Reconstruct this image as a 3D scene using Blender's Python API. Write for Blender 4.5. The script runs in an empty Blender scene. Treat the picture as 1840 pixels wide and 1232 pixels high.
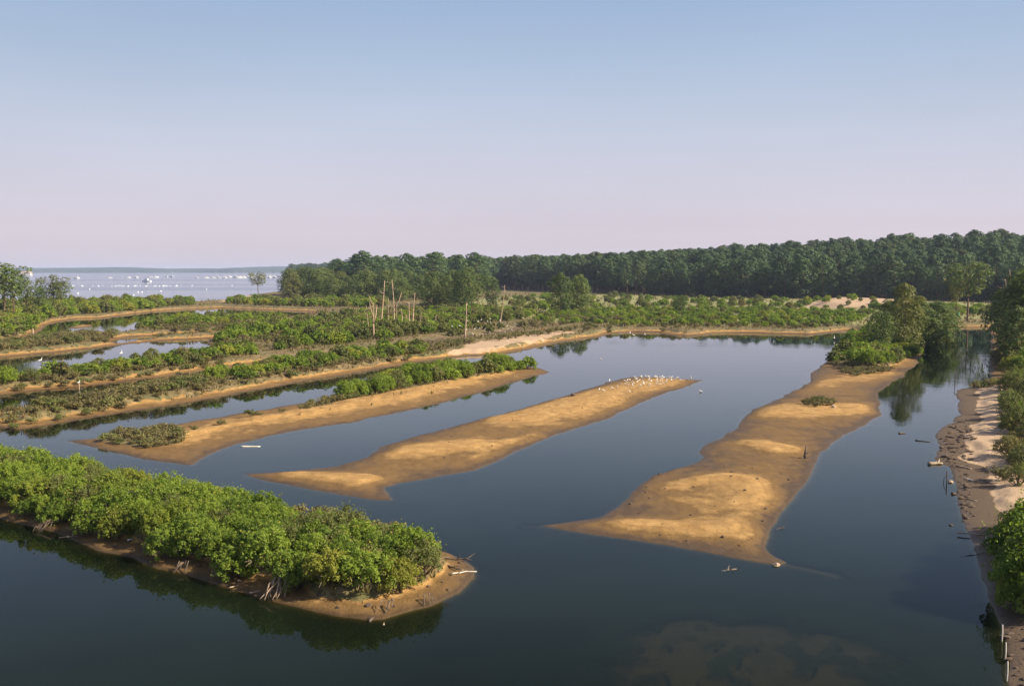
import bpy, math, random
import numpy as np
from mathutils import Vector

# ------------------------------------------------------------------ camera
R = math.radians
scene = bpy.context.scene
CAM_H = 12.0            # eye height on the lookout tower, metres above the water
PITCH = R(4.157)
FPX = 1789.0            # focal length in pixels of the 1840 px wide photograph
cam_data = bpy.data.cameras.new('camera')
cam_data.sensor_width = 36.0
cam_data.lens = 35.0
cam_data.clip_start = 0.5
cam_data.clip_end = 20000
camera = bpy.data.objects.new('camera', cam_data)
camera.location = (0, 0, CAM_H)
camera.rotation_euler = (R(90) - PITCH, 0, 0)
scene.collection.objects.link(camera)
scene.camera = camera

# ------------------------------------------------------------------ sky, sun, exposure
SUN_EL, SUN_AZ = R(35), R(108)
world = bpy.data.worlds.new('World')
scene.world = world
world.use_nodes = True
wt = world.node_tree
wt.nodes.clear()
sky = wt.nodes.new('ShaderNodeTexSky')
sky.sky_type = 'NISHITA'
sky.sun_disc = False
sky.sun_elevation = SUN_EL
sky.sun_rotation = SUN_AZ
sky.altitude = 0
sky.air_density = 1.0
sky.dust_density = 1.2
sky.ozone_density = 2.0
tint = wt.nodes.new('ShaderNodeMix')
tint.data_type = 'RGBA'
tint.blend_type = 'MULTIPLY'
tint.inputs['Factor'].default_value = 1.0
tint.inputs['B'].default_value = (1.10, 0.95, 1.02, 1)
bg = wt.nodes.new('ShaderNodeBackground')
bg.inputs['Strength'].default_value = 0.10
wo = wt.nodes.new('ShaderNodeOutputWorld')
wt.links.new(sky.outputs['Color'], tint.inputs['A'])
# a rosy summer haze layer low in the sky, the same all round the horizon
wtc = wt.nodes.new('ShaderNodeTexCoord')
wsep = wt.nodes.new('ShaderNodeSeparateXYZ')
wt.links.new(wtc.outputs['Generated'], wsep.inputs[0])
wramp = wt.nodes.new('ShaderNodeValToRGB')
els = wramp.color_ramp.elements
SKY_STOPS = [(0.0, (.43, .392, .435)), (.035, (.458, .412, .455)), (.08, (.425, .415, .482)), (.13, (.375, .407, .490)), (.20, (.285, .356, .470)), (.27, (.215, .298, .440))]
els[0].position, els[0].color = SKY_STOPS[0][0], SKY_STOPS[0][1] + (1,)
els[1].position, els[1].color = SKY_STOPS[-1][0], SKY_STOPS[-1][1] + (1,)
for pos_, c_ in SKY_STOPS[1:-1]:
    e_ = els.new(pos_)
    e_.color = c_ + (1,)
wt.links.new(wsep.outputs['Z'], wramp.inputs['Fac'])
wsc = wt.nodes.new('ShaderNodeVectorMath')
wsc.operation = 'SCALE'
wsc.inputs['Scale'].default_value = 7.6
wt.links.new(wramp.outputs['Color'], wsc.inputs[0])
wfac = wt.nodes.new('ShaderNodeMapRange')
wfac.interpolation_type = 'SMOOTHSTEP'
wfac.inputs['From Min'].default_value = 0.22
wfac.inputs['From Max'].default_value = 0.75
wt.links.new(wsep.outputs['Z'], wfac.inputs['Value'])
wmix = wt.nodes.new('ShaderNodeMix')
wmix.data_type = 'RGBA'
wt.links.new(wfac.outputs['Result'], wmix.inputs['Factor'])
wt.links.new(wsc.outputs['Vector'], wmix.inputs['A'])
wt.links.new(tint.outputs['Result'], wmix.inputs['B'])
wmp = wt.nodes.new('ShaderNodeMapping')
wmp.inputs['Scale'].default_value = (1.6, 1.6, 7.0)
wt.links.new(wtc.outputs['Generated'], wmp.inputs['Vector'])
wnz = wt.nodes.new('ShaderNodeTexNoise')
wnz.inputs['Scale'].default_value = 1.3
wnz.inputs['Detail'].default_value = 4
wt.links.new(wmp.outputs['Vector'], wnz.inputs['Vector'])
wmr = wt.nodes.new('ShaderNodeMapRange')
wmr.inputs['From Min'].default_value, wmr.inputs['From Max'].default_value = 0.25, 0.75
wmr.inputs['To Min'].default_value, wmr.inputs['To Max'].default_value = 0.955, 1.045
wt.links.new(wnz.outputs['Fac'], wmr.inputs['Value'])
wsm = wt.nodes.new('ShaderNodeVectorMath')
wsm.operation = 'SCALE'
wt.links.new(wmix.outputs['Result'], wsm.inputs[0])
wt.links.new(wmr.outputs['Result'], wsm.inputs['Scale'])
wt.links.new(wsm.outputs['Vector'], bg.inputs['Color'])
wt.links.new(bg.outputs['Background'], wo.inputs['Surface'])

sun_data = bpy.data.lights.new('sun', 'SUN')
sun_data.energy = 5.0
sun_data.angle = R(0.55)
sun_data.color = (1.0, 0.90, 0.72)
sun = bpy.data.objects.new('sun', sun_data)
sdir = Vector((math.sin(SUN_AZ) * math.cos(SUN_EL), math.cos(SUN_AZ) * math.cos(SUN_EL), math.sin(SUN_EL)))
sun.rotation_euler = sdir.to_track_quat('Z', 'Y').to_euler()
sun.location = (200, -50, 150)
scene.collection.objects.link(sun)

vs = scene.view_settings
vs.view_transform = 'Standard'
vs.look = 'None'
vs.exposure = 1.0
vs.gamma = 1.0
vs.use_curve_mapping = False
cy = scene.cycles
cy.use_denoising = True
cy.max_bounces = 6
cy.diffuse_bounces = 3
cy.glossy_bounces = 3
cy.transmission_bounces = 2
cy.transparent_max_bounces = 6
cy.volume_bounces = 0
cy.caustics_reflective = False
cy.caustics_refractive = False
cy.sample_clamp_indirect = 6.0

COL = scene.collection
rng = np.random.default_rng(7)
random.seed(7)

# ------------------------------------------------------------------ small maths helpers
SP, CP = math.sin(PITCH), math.cos(PITCH)


def G(px, py, z=0.0):
    """point of the plane at height z seen at photo pixel px, py"""
    dx, dz = px - 920.0, 616.0 - py
    d = np.array((dx, FPX * CP + dz * SP, -FPX * SP + dz * CP))
    t = (z - CAM_H) / d[2]
    return np.array((d[0] * t, d[1] * t))


def GP(pts, z=0.0):
    return np.array([G(a, b, z) for a, b in pts])


def height_at(px, py_base, py_top):
    """height of a thing standing at py_base whose top is seen at py_top"""
    y = G(px, py_base)[1]
    dz = 616.0 - py_top
    return CAM_H + y * (-FPX * SP + dz * CP) / (FPX * CP + dz * SP)


def sdf(P, poly):
    """signed distance, positive inside"""
    n = len(poly)
    d2 = np.full(len(P), 1e18)
    ins = np.zeros(len(P), bool)
    px, py = P[:, 0], P[:, 1]
    for i in range(n):
        a, b = poly[i], poly[(i + 1) % n]
        ex, ey = b[0] - a[0], b[1] - a[1]
        wx, wy = px - a[0], py - a[1]
        t = np.clip((wx * ex + wy * ey) / max(ex * ex + ey * ey, 1e-9), 0, 1)
        qx, qy = wx - ex * t, wy - ey * t
        d2 = np.minimum(d2, qx * qx + qy * qy)
        if ey != 0:
            c = (a[1] <= py) != (b[1] <= py)
            ins ^= c & (px < a[0] + (py - a[1]) * ex / ey)
    d = np.sqrt(d2)
    return np.where(ins, d, -d)


def segdist(P, a, b):
    ex, ey = b[0] - a[0], b[1] - a[1]
    wx, wy = P[:, 0] - a[0], P[:, 1] - a[1]
    t = np.clip((wx * ex + wy * ey) / max(ex * ex + ey * ey, 1e-9), 0, 1)
    return np.hypot(wx - ex * t, wy - ey * t)


def polydist(P, pts):
    d = np.full(len(P), 1e9)
    for a, b in zip(pts[:-1], pts[1:]):
        d = np.minimum(d, segdist(P, a, b))
    return d


def hash2(ix, iy, seed):
    h = (ix.astype(np.int64) * 374761393 + iy.astype(np.int64) * 668265263 + seed * 974711) & 0x7fffffff
    h = ((h ^ (h >> 13)) * 1274126177) & 0x7fffffff
    return ((h ^ (h >> 16)) & 0xffff) / 65535.0


def vnoise(x, y, s, seed=0):
    x, y = x / s, y / s
    ix, iy = np.floor(x), np.floor(y)
    fx, fy = x - ix, y - iy
    fx, fy = fx * fx * (3 - 2 * fx), fy * fy * (3 - 2 * fy)
    a, b = hash2(ix, iy, seed), hash2(ix + 1, iy, seed)
    c, d = hash2(ix, iy + 1, seed), hash2(ix + 1, iy + 1, seed)
    return (a + (b - a) * fx) * (1 - fy) + (c + (d - c) * fx) * fy - 0.5


def fnoise(x, y, s, seed=0):
    return vnoise(x, y, s, seed) + 0.5 * vnoise(x, y, s / 2.1, seed + 1) + 0.25 * vnoise(x, y, s / 4.3, seed + 2)


def sstep(a, b, x):
    t = np.clip((x - a) / (b - a), 0, 1)
    return t * t * (3 - 2 * t)


# ------------------------------------------------------------------ materials
def new_mat(name):
    m = bpy.data.materials.new(name)
    m.use_nodes = True
    t = m.node_tree
    t.nodes.clear()
    out = t.nodes.new('ShaderNodeOutputMaterial')
    return m, t, out


def N(t, kind, **kw):
    n = t.nodes.new(kind)
    for k, v in kw.items():
        setattr(n, k, v)
    return n


def mixcol(t, fac, a, b, blend='MIX'):
    n = t.nodes.new('ShaderNodeMix')
    n.data_type = 'RGBA'
    n.blend_type = blend
    for s, v in (('Factor', fac), ('A', a), ('B', b)):
        if isinstance(v, (int, float)):
            n.inputs[s].default_value = v
        elif isinstance(v, tuple):
            n.inputs[s].default_value = v if len(v) == 4 else v + (1,)
        else:
            t.links.new(v, n.inputs[s])
    return n.outputs['Result']


def mth(t, op, a, b=None, c=None, clamp=False):
    n = t.nodes.new('ShaderNodeMath')
    n.operation = op
    n.use_clamp = clamp
    for i, v in enumerate((a, b, c)):
        if v is None:
            continue
        if isinstance(v, (int, float)):
            n.inputs[i].default_value = v
        else:
            t.links.new(v, n.inputs[i])
    return n.outputs[0]


def smap(t, v, a, b, lo=0.0, hi=1.0):
    n = t.nodes.new('ShaderNodeMapRange')
    n.interpolation_type = 'SMOOTHSTEP'
    t.links.new(v, n.inputs['Value'])
    n.inputs['From Min'].default_value = a
    n.inputs['From Max'].default_value = b
    n.inputs['To Min'].default_value = lo
    n.inputs['To Max'].default_value = hi
    return n.outputs['Result']


def noise_node(t, vec, scale, detail=4, rough=0.55):
    n = t.nodes.new('ShaderNodeTexNoise')
    n.inputs['Scale'].default_value = scale
    n.inputs['Detail'].default_value = detail
    n.inputs['Roughness'].default_value = rough
    if vec is not None:
        t.links.new(vec, n.inputs['Vector'])
    return n.outputs['Fac']


def attr(t, name):
    n = t.nodes.new('ShaderNodeAttribute')
    n.attribute_name = name
    return n.outputs['Fac']


def simple_mat(name, col, col2=None, rough=0.8, scale=6.0, bump=0.0, spec=0.25, coord='Object'):
    m, t, out = new_mat(name)
    p = N(t, 'ShaderNodeBsdfPrincipled')
    tc = N(t, 'ShaderNodeTexCoord')
    f = noise_node(t, tc.outputs[coord], scale, 5)
    f = smap(t, f, 0.3, 0.7)
    t.links.new(mixcol(t, f, col, col2 or tuple(c * 0.7 for c in col)), p.inputs['Base Color'])
    p.inputs['Roughness'].default_value = rough
    p.inputs['Specular IOR Level'].default_value = spec
    if bump:
        b = N(t, 'ShaderNodeBump')
        b.inputs['Strength'].default_value = 0.6
        b.inputs['Distance'].default_value = bump
        t.links.new(noise_node(t, tc.outputs[coord], scale * 2.5, 6), b.inputs['Height'])
        t.links.new(b.outputs['Normal'], p.inputs['Normal'])
    t.links.new(p.outputs['BSDF'], out.inputs['Surface'])
    return m


def leaf_mat(name, dark, light, odd, trans=0.28, odd_amt=0.1, rough=0.6):
    """foliage: leaf by leaf tint from the point attribute, plant by plant tint from object random"""
    m, t, out = new_mat(name)
    a = attr(t, 'tint')
    oi = N(t, 'ShaderNodeObjectInfo')
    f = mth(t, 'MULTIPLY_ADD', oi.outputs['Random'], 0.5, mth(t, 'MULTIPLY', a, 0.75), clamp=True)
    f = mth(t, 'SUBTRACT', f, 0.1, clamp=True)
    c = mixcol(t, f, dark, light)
    o = smap(t, a, 1.0 - odd_amt, 1.0 - odd_amt + 0.02)
    c = mixcol(t, o, c, odd)
    r2 = mth(t, 'FRACT', mth(t, 'MULTIPLY', oi.outputs['Random'], 17.3))
    c = mixcol(t, smap(t, r2, 0.8, 1.0, 0.0, 0.45), c, odd)
    p = N(t, 'ShaderNodeBsdfPrincipled')
    t.links.new(c, p.inputs['Base Color'])
    p.inputs['Roughness'].default_value = rough
    p.inputs['Specular IOR Level'].default_value = 0.25
    tr = N(t, 'ShaderNodeBsdfTranslucent')
    t.links.new(mixcol(t, 1.0, c, (1.15, 1.25, 0.6), 'MULTIPLY'), tr.inputs['Color'])
    mx = N(t, 'ShaderNodeMixShader')
    mx.inputs[0].default_value = trans
    t.links.new(p.outputs['BSDF'], mx.inputs[1])
    t.links.new(tr.outputs['BSDF'], mx.inputs[2])
    t.links.new(mx.outputs[0], out.inputs['Surface'])
    return m


def ground_material():
    m, t, out = new_mat('estuary_ground')
    geo = N(t, 'ShaderNodeNewGeometry')
    sep = N(t, 'ShaderNodeSeparateXYZ')
    t.links.new(geo.outputs['Position'], sep.inputs[0])
    pos = geo.outputs['Position']
    n_big = noise_node(t, pos, 0.22, 5)
    n_mid = noise_node(t, pos, 1.1, 6, 0.62)
    n_fine = noise_node(t, pos, 7.0, 5, 0.65)
    n_grain = noise_node(t, pos, 30.0, 3, 0.6)
    # height above water with ragged noise decides how far the sand has dried out
    h = mth(t, 'ADD', sep.outputs['Z'], mth(t, 'MULTIPLY_ADD', n_mid, 0.17, -0.085))
    h = mth(t, 'ADD', h, mth(t, 'MULTIPLY_ADD', n_big, 0.14, -0.07))
    h = mth(t, 'ADD', h, mth(t, 'MULTIPLY_ADD', n_fine, 0.06, -0.03))
    dry = smap(t, h, 0.10, 0.27)
    wetc = mixcol(t, n_mid, (0.096, 0.059, 0.025), (0.054, 0.034, 0.017))
    midc = mixcol(t, n_fine, (0.178, 0.102, 0.034), (0.126, 0.072, 0.025))
    dryc = mixcol(t, n_fine, (0.345, 0.200, 0.066), (0.272, 0.156, 0.052))
    dryc = mixcol(t, smap(t, n_mid, 0.45, 0.75), dryc, (0.41, 0.248, 0.090))
    c = mixcol(t, smap(t, h, 0.0, 0.13), wetc, midc)
    c = mixcol(t, dry, c, dryc)
    # dark wrack lines left by the falling water
    wr = mth(t, 'PINGPONG', mth(t, 'ADD', h, mth(t, 'MULTIPLY', n_fine, 0.03)), 0.052)
    c = mixcol(t, smap(t, wr, 0.030, 0.052, 0.0, 0.42), c, mixcol(t, 1.0, c, (0.52, 0.47, 0.43), 'MULTIPLY'))
    mp = N(t, 'ShaderNodeMapping')
    mp.inputs['Rotation'].default_value = (0, 0, 0.5)
    mp.inputs['Scale'].default_value = (1.0, 0.35, 1)
    t.links.new(pos, mp.inputs['Vector'])
    n_rill = noise_node(t, mp.outputs['Vector'], 2.4, 7, 0.72)
    c = mixcol(t, 1.0, c, mixcol(t, smap(t, n_rill, 0.32, 0.68), (0.83, 0.82, 0.80), (1.12, 1.12, 1.11)), 'MULTIPLY')
    vo = N(t, 'ShaderNodeTexVoronoi')
    vo.inputs['Scale'].default_value = 1.5
    t.links.new(pos, vo.inputs['Vector'])
    spk = mth(t, 'MULTIPLY', smap(t, vo.outputs['Distance'], 0.05, 0.11, 1.0, 0.0), smap(t, n_mid, 0.5, 0.62))
    c = mixcol(t, mth(t, 'MULTIPLY', spk, 0.65), c, (0.07, 0.05, 0.035))
    # pale wind blown sand
    pale = smap(t, mth(t, 'ADD', attr(t, 'pale'), mth(t, 'MULTIPLY_ADD', n_mid, 0.5, -0.25)), 0.35, 0.65)
    palec = mixcol(t, n_fine, (0.41, 0.285, 0.175), (0.34, 0.23, 0.135))
    c = mixcol(t, pale, c, palec)
    # dark cracked mud and wrack
    darkm = smap(t, mth(t, 'ADD', attr(t, 'mud'), mth(t, 'MULTIPLY_ADD', n_fine, 0.7, -0.35)), 0.35, 0.65)
    mudc = mixcol(t, n_fine, (0.070, 0.047, 0.029), (0.125, 0.085, 0.050))
    c = mixcol(t, darkm, c, mudc)
    # litter, glasswort and grass between the shrubs
    veg = smap(t, mth(t, 'ADD', attr(t, 'veg'), mth(t, 'MULTIPLY_ADD', n_mid, 0.8, -0.4)), 0.3, 0.7)
    vegc = mixcol(t, smap(t, n_big, 0.35, 0.65), (0.130, 0.088, 0.042), (0.088, 0.088, 0.032))
    vegc = mixcol(t, smap(t, n_mid, 0.45, 0.65), vegc, (0.19, 0.14, 0.065))
    c = mixcol(t, veg, c, vegc)
    gr = smap(t, mth(t, 'ADD', attr(t, 'grass'), mth(t, 'MULTIPLY_ADD', n_mid, 0.6, -0.3)), 0.3, 0.7)
    grc = mixcol(t, smap(t, n_big, 0.35, 0.65), (0.165, 0.180, 0.062), (0.24, 0.21, 0.09))
    c = mixcol(t, gr, c, grc)
    c = mixcol(t, 1.0, c, mixcol(t, n_grain, (0.72, 0.72, 0.72), (1.28, 1.28, 1.28)), 'MULTIPLY')
    p = N(t, 'ShaderNodeBsdfPrincipled')
    t.links.new(c, p.inputs['Base Color'])
    t.links.new(smap(t, h, 0.0, 0.14, 0.5, 0.95), p.inputs['Roughness'])
    p.inputs['Specular IOR Level'].default_value = 0.2
    b = N(t, 'ShaderNodeBump')
    b.inputs['Strength'].default_value = 0.7
    b.inputs['Distance'].default_value = 0.06
    t.links.new(mth(t, 'ADD', n_fine, mth(t, 'MULTIPLY', n_grain, 0.35)), b.inputs['Height'])
    t.links.new(b.outputs['Normal'], p.inputs['Normal'])
    t.links.new(p.outputs['BSDF'], out.inputs['Surface'])
    return m


def water_material(name, ripple, scale, murk, rough, band=0.0, power=5.0, peak=1.0):
    """still brackish water: mirror by Fresnel, murk that thickens with the depth below"""
    m, t, out = new_mat(name)
    geo = N(t, 'ShaderNodeNewGeometry')
    pos = geo.outputs['Position']
    hgt = mth(t, 'ADD', noise_node(t, pos, scale, 3, 0.5), mth(t, 'MULTIPLY', noise_node(t, pos, scale * 0.19, 2, 0.5), 2.2))
    b = N(t, 'ShaderNodeBump')
    b.inputs['Strength'].default_value = 1.0
    b.inputs['Distance'].default_value = ripple
    t.links.new(hgt, b.inputs['Height'])
    if not band:
        wp = smap(t, noise_node(t, pos, 0.035, 3, 0.6), 0.45, 0.68, ripple * 0.5, ripple * 3.2)
        t.links.new(wp, b.inputs['Distance'])
    if band:
        # wind lanes: long bands of rougher water
        mp = N(t, 'ShaderNodeMapping')
        mp.inputs['Scale'].default_value = (0.0012, 0.0055, 1)
        t.links.new(pos, mp.inputs['Vector'])
        bn = smap(t, noise_node(t, mp.outputs['Vector'], 1.0, 4, 0.6), 0.42, 0.62, ripple * 0.5, ripple * band)
        t.links.new(bn, b.inputs['Distance'])
    fr = N(t, 'ShaderNodeLayerWeight')
    fr.inputs['Blend'].default_value = 0.5
    t.links.new(b.outputs['Normal'], fr.inputs['Normal'])
    refl = mth(t, 'MULTIPLY', mth(t, 'POWER', fr.outputs['Facing'], power), peak, clamp=True)
    gl = N(t, 'ShaderNodeBsdfGlossy')
    gl.inputs['Roughness'].default_value = rough
    t.links.new(b.outputs['Normal'], gl.inputs['Normal'])
    gl.inputs['Color'].default_value = (0.93, 0.96, 1.0, 1)
    depth = attr(t, 'depth')
    clear = mth(t, 'POWER', 2.718, mth(t, 'MULTIPLY', mth(t, 'MAXIMUM', depth, 0.0), -8.5))
    tr = N(t, 'ShaderNodeBsdfTransparent')
    tr.inputs['Color'].default_value = (0.74, 0.80, 0.56, 1)
    df = N(t, 'ShaderNodeBsdfDiffuse')
    nb = noise_node(t, pos, 0.06, 4)
    t.links.new(mixcol(t, smap(t, nb, .3, .7), tuple(c * 1.35 for c in murk), tuple(c * 0.6 for c in murk)), df.inputs['Color'])
    body = N(t, 'ShaderNodeMixShader')
    t.links.new(clear, body.inputs[0])
    t.links.new(df.outputs[0], body.inputs[1])
    t.links.new(tr.outputs[0], body.inputs[2])
    mx = N(t, 'ShaderNodeMixShader')
    t.links.new(refl, mx.inputs[0])
    t.links.new(body.outputs[0], mx.inputs[1])
    t.links.new(gl.outputs[0], mx.inputs[2])
    t.links.new(mx.outputs[0], out.inputs['Surface'])
    return m


M = {}
M['ground'] = ground_material()
M['lagoon'] = water_material('lagoon_water', 0.0016, 2.2, (0.0048, 0.0078, 0.0036), 0.0, power=7.0, peak=1.04)
M['bay'] = water_material('bay_water', 0.06, 1.1, (0.05, 0.06, 0.075), 0.08, band=3.0, power=4.5, peak=.9)
M['shrub'] = leaf_mat('shrub_leaf', (0.068, 0.118, 0.014), (0.265, 0.335, 0.040), (0.36, 0.29, 0.05), 0.42, 0.10)
M['olive'] = leaf_mat('olive_shrub_leaf', (0.065, 0.080, 0.020), (0.195, 0.205, 0.055), (0.24, 0.17, 0.065), 0.32, 0.14)
M['marsh'] = leaf_mat('marsh_shrub_leaf', (0.185, 0.225, 0.060), (0.370, 0.400, 0.125), (0.30, 0.26, 0.11), 0.35, 0.12)
M['grass'] = leaf_mat('marsh_grass_blade', (0.085, 0.090, 0.026), (0.24, 0.215, 0.080), (0.20, 0.12, 0.05), 0.3, 0.2)
M['scrub'] = leaf_mat('brown_scrub_leaf', (0.085, 0.072, 0.026), (0.215, 0.180, 0.062), (0.15, 0.17, 0.045), 0.2, 0.25)
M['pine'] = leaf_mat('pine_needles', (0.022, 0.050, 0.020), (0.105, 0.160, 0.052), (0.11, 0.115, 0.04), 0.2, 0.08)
M['pine_warm'] = leaf_mat('olive_pine_needles', (0.046, 0.076, 0.020), (0.165, 0.205, 0.052), (0.20, 0.16, 0.055), 0.34, 0.12)  # warmer olive needle colour of the stout and flat topped pines
M['far_wood'] = leaf_mat('far_woodland', (0.03, 0.05, 0.025), (0.05, 0.075, 0.035), (0.05, 0.06, 0.03), 0.0, 0.05)
M['bark'] = simple_mat('pine_bark', (0.16, 0.10, 0.065), (0.075, 0.05, 0.036), 0.9, 3.0, 0.02)
M['stem'] = simple_mat('shrub_stem', (0.17, 0.125, 0.085), (0.09, 0.065, 0.045), 0.9, 9.0)
M['deadwood'] = simple_mat('bleached_dead_wood', (0.44, 0.31, 0.20), (0.27, 0.19, 0.125), 0.85, 5.0, 0.01)
M['greywood'] = simple_mat('wet_dark_wood', (0.13, 0.095, 0.07), (0.06, 0.045, 0.035), 0.8, 6.0, 0.01)
M['twig'] = simple_mat('dry_twig', (0.36, 0.26, 0.17), (0.24, 0.17, 0.11), 0.9, 9.0)
M['whitewood'] = simple_mat('pale_weathered_timber', (0.72, 0.66, 0.56), (0.55, 0.48, 0.38), 0.8, 8.0)
M['clod'] = simple_mat('dried_mud_clod', (0.125, 0.086, 0.055), (0.06, 0.042, 0.03), 0.95, 7.0, 0.02)
M['stone'] = simple_mat('shore_stone', (0.40, 0.30, 0.20), (0.25, 0.18, 0.12), 0.9, 6.0, 0.015)
M['feather'] = simple_mat('white_feathers', (0.66, 0.61, 0.54), (0.52, 0.48, 0.42), 0.8, 12.0)
M['beak'] = simple_mat('dark_beak_and_legs', (0.09, 0.07, 0.05), (0.05, 0.04, 0.03), 0.6, 12.0)
M['hull'] = simple_mat('white_boat_hull', (0.82, 0.81, 0.79), (0.76, 0.75, 0.73), 0.35, 0.5)
M['cabin'] = simple_mat('boat_cabin', (0.70, 0.69, 0.68), (0.62, 0.60, 0.58), 0.4, 0.5)
M['spar'] = simple_mat('aluminium_mast', (0.6, 0.6, 0.6), (0.5, 0.5, 0.5), 0.4, 0.5)
M['glass'] = simple_mat('dark_window_glass', (0.03, 0.035, 0.04), (0.02, 0.025, 0.03), 0.1, 1.0, spec=0.5)
M['plaster'] = simple_mat('pale_plaster', (0.74, 0.63, 0.54), (0.66, 0.56, 0.48), 0.9, 0.6)
M['tile'] = simple_mat('sun_bleached_tile', (0.52, 0.36, 0.28), (0.42, 0.28, 0.21), 0.9, 1.5)
M['green_paint'] = simple_mat('green_plastic', (0.03, 0.22, 0.12), (0.025, 0.17, 0.09), 0.5, 5)


# ------------------------------------------------------------------ mesh helpers
class MB:
    """collects vertices, faces and a per vertex tint"""

    def __init__(self):
        self.v, self.f, self.t, self.mi, self.n = [], [], [], [], 0

    def add(self, v, f, tint=0.5, mi=0):
        v = np.asarray(v, float)
        self.v.append(v)
        self.t.append(np.broadcast_to(np.asarray(tint, float), (len(v),)))
        for face in f:
            self.f.append(tuple(int(i) + self.n for i in face))
            self.mi.append(mi)
        self.n += len(v)

    def quads(self, q, tint):
        """q: (n,4,3) array"""
        k = len(q)
        self.v.append(q.reshape(-1, 3))
        self.t.append(np.repeat(tint, 4))
        idx = np.arange(k * 4).reshape(k, 4) + self.n
        self.f.extend(map(tuple, idx.tolist()))
        self.mi.extend([0] * k)
        self.n += k * 4

    def tube(self, pts, rad, sides=7, mi=0, cap=True):
        pts = np.asarray(pts, float)
        k = len(pts)
        rad = np.broadcast_to(np.asarray(rad, float), (k,))
        tan = np.gradient(pts, axis=0)
        tan /= np.linalg.norm(tan, axis=1)[:, None] + 1e-9
        ref = np.array((0.31, 0.95, 0.07))
        u = np.cross(tan, ref)
        u /= np.linalg.norm(u, axis=1)[:, None] + 1e-9
        w = np.cross(tan, u)
        a = np.linspace(0, 2 * np.pi, sides, endpoint=False)
        ring = pts[:, None] + rad[:, None, None] * (np.cos(a)[None, :, None] * u[:, None] + np.sin(a)[None, :, None] * w[:, None])
        f = []
        for i in range(k - 1):
            for j in range(sides):
                j2 = (j + 1) % sides
                f.append((i * sides + j, i * sides + j2, (i + 1) * sides + j2, (i + 1) * sides + j))
        if cap:
            f.append(tuple(range(sides - 1, -1, -1)))
            f.append(tuple((k - 1) * sides + j for j in range(sides)))
        self.add(ring.reshape(-1, 3), f, 0.5, mi)

    def box(self, c, s, mi=0):
        x, y, z = (a / 2 for a in s)
        v = [(c[0] + i * x, c[1] + j * y, c[2] + k * z) for i in (-1, 1) for j in (-1, 1) for k in (-1, 1)]
        self.add(v, [(0, 1, 3, 2), (4, 6, 7, 5), (0, 4, 5, 1), (2, 3, 7, 6), (0, 2, 6, 4), (1, 5, 7, 3)], 0.5, mi)

    def mesh(self, name, mats, smooth=False):
        me = bpy.data.meshes.new(name)
        me.from_pydata(np.concatenate(self.v).tolist(), [], self.f)
        a = me.attributes.new('tint', 'FLOAT', 'POINT')
        a.data.foreach_set('value', np.concatenate(self.t).astype(np.float32))
        for mt in (mats if isinstance(mats, (list, tuple)) else [mats]):
            me.materials.append(mt)
        me.polygons.foreach_set('material_index', np.array(self.mi, np.int32))
        if smooth:
            me.polygons.foreach_set('use_smooth', np.ones(len(self.f), bool))
        me.update()
        return me


def link(name, me, parent=None, loc=None, rot=None, scale=None):
    o = bpy.data.objects.new(name, me)
    COL.objects.link(o)
    if parent is not None:
        o.parent = parent
    if loc is not None:
        o.location = loc
    if rot is not None:
        o.rotation_euler = rot
    if scale is not None:
        o.scale = (scale,) * 3 if isinstance(scale, (int, float)) else scale
    return o


def tag(o, label=None, cat=None, group=None, kind=None):
    if label:
        o['label'] = label
    if cat:
        o['category'] = cat
    if group:
        o['group'] = group
    if kind:
        o['kind'] = kind
    return o


def spawn(name, parts, loc, rotz, scale, label, cat, group=None, tilt=(0, 0)):
    """an Empty at the base of the thing with its parts as children"""
    root = link(name, None, None, loc, (tilt[0], tilt[1], rotz), scale)
    root.empty_display_size = 0.3
    tag(root, label, cat, group)
    for pn, me in parts:
        link(pn, me, root)
    return root


def grid_mesh(name, verts, quads, mat, attrs=None, smooth=True):
    me = bpy.data.meshes.new(name)
    nv, nq = len(verts), len(quads)
    me.vertices.add(nv)
    me.vertices.foreach_set('co', verts.astype(np.float32).ravel())
    me.loops.add(nq * 4)
    me.loops.foreach_set('vertex_index', quads.astype(np.int32).ravel())
    me.polygons.add(nq)
    me.polygons.foreach_set('loop_start', np.arange(0, nq * 4, 4, dtype=np.int32))
    me.polygons.foreach_set('use_smooth', np.full(nq, smooth, bool))
    me.update(calc_edges=True)
    for k, v in (attrs or {}).items():
        a = me.attributes.new(k, 'FLOAT', 'POINT')
        a.data.foreach_set('value', v.astype(np.float32))
    me.materials.append(mat)
    return me


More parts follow.
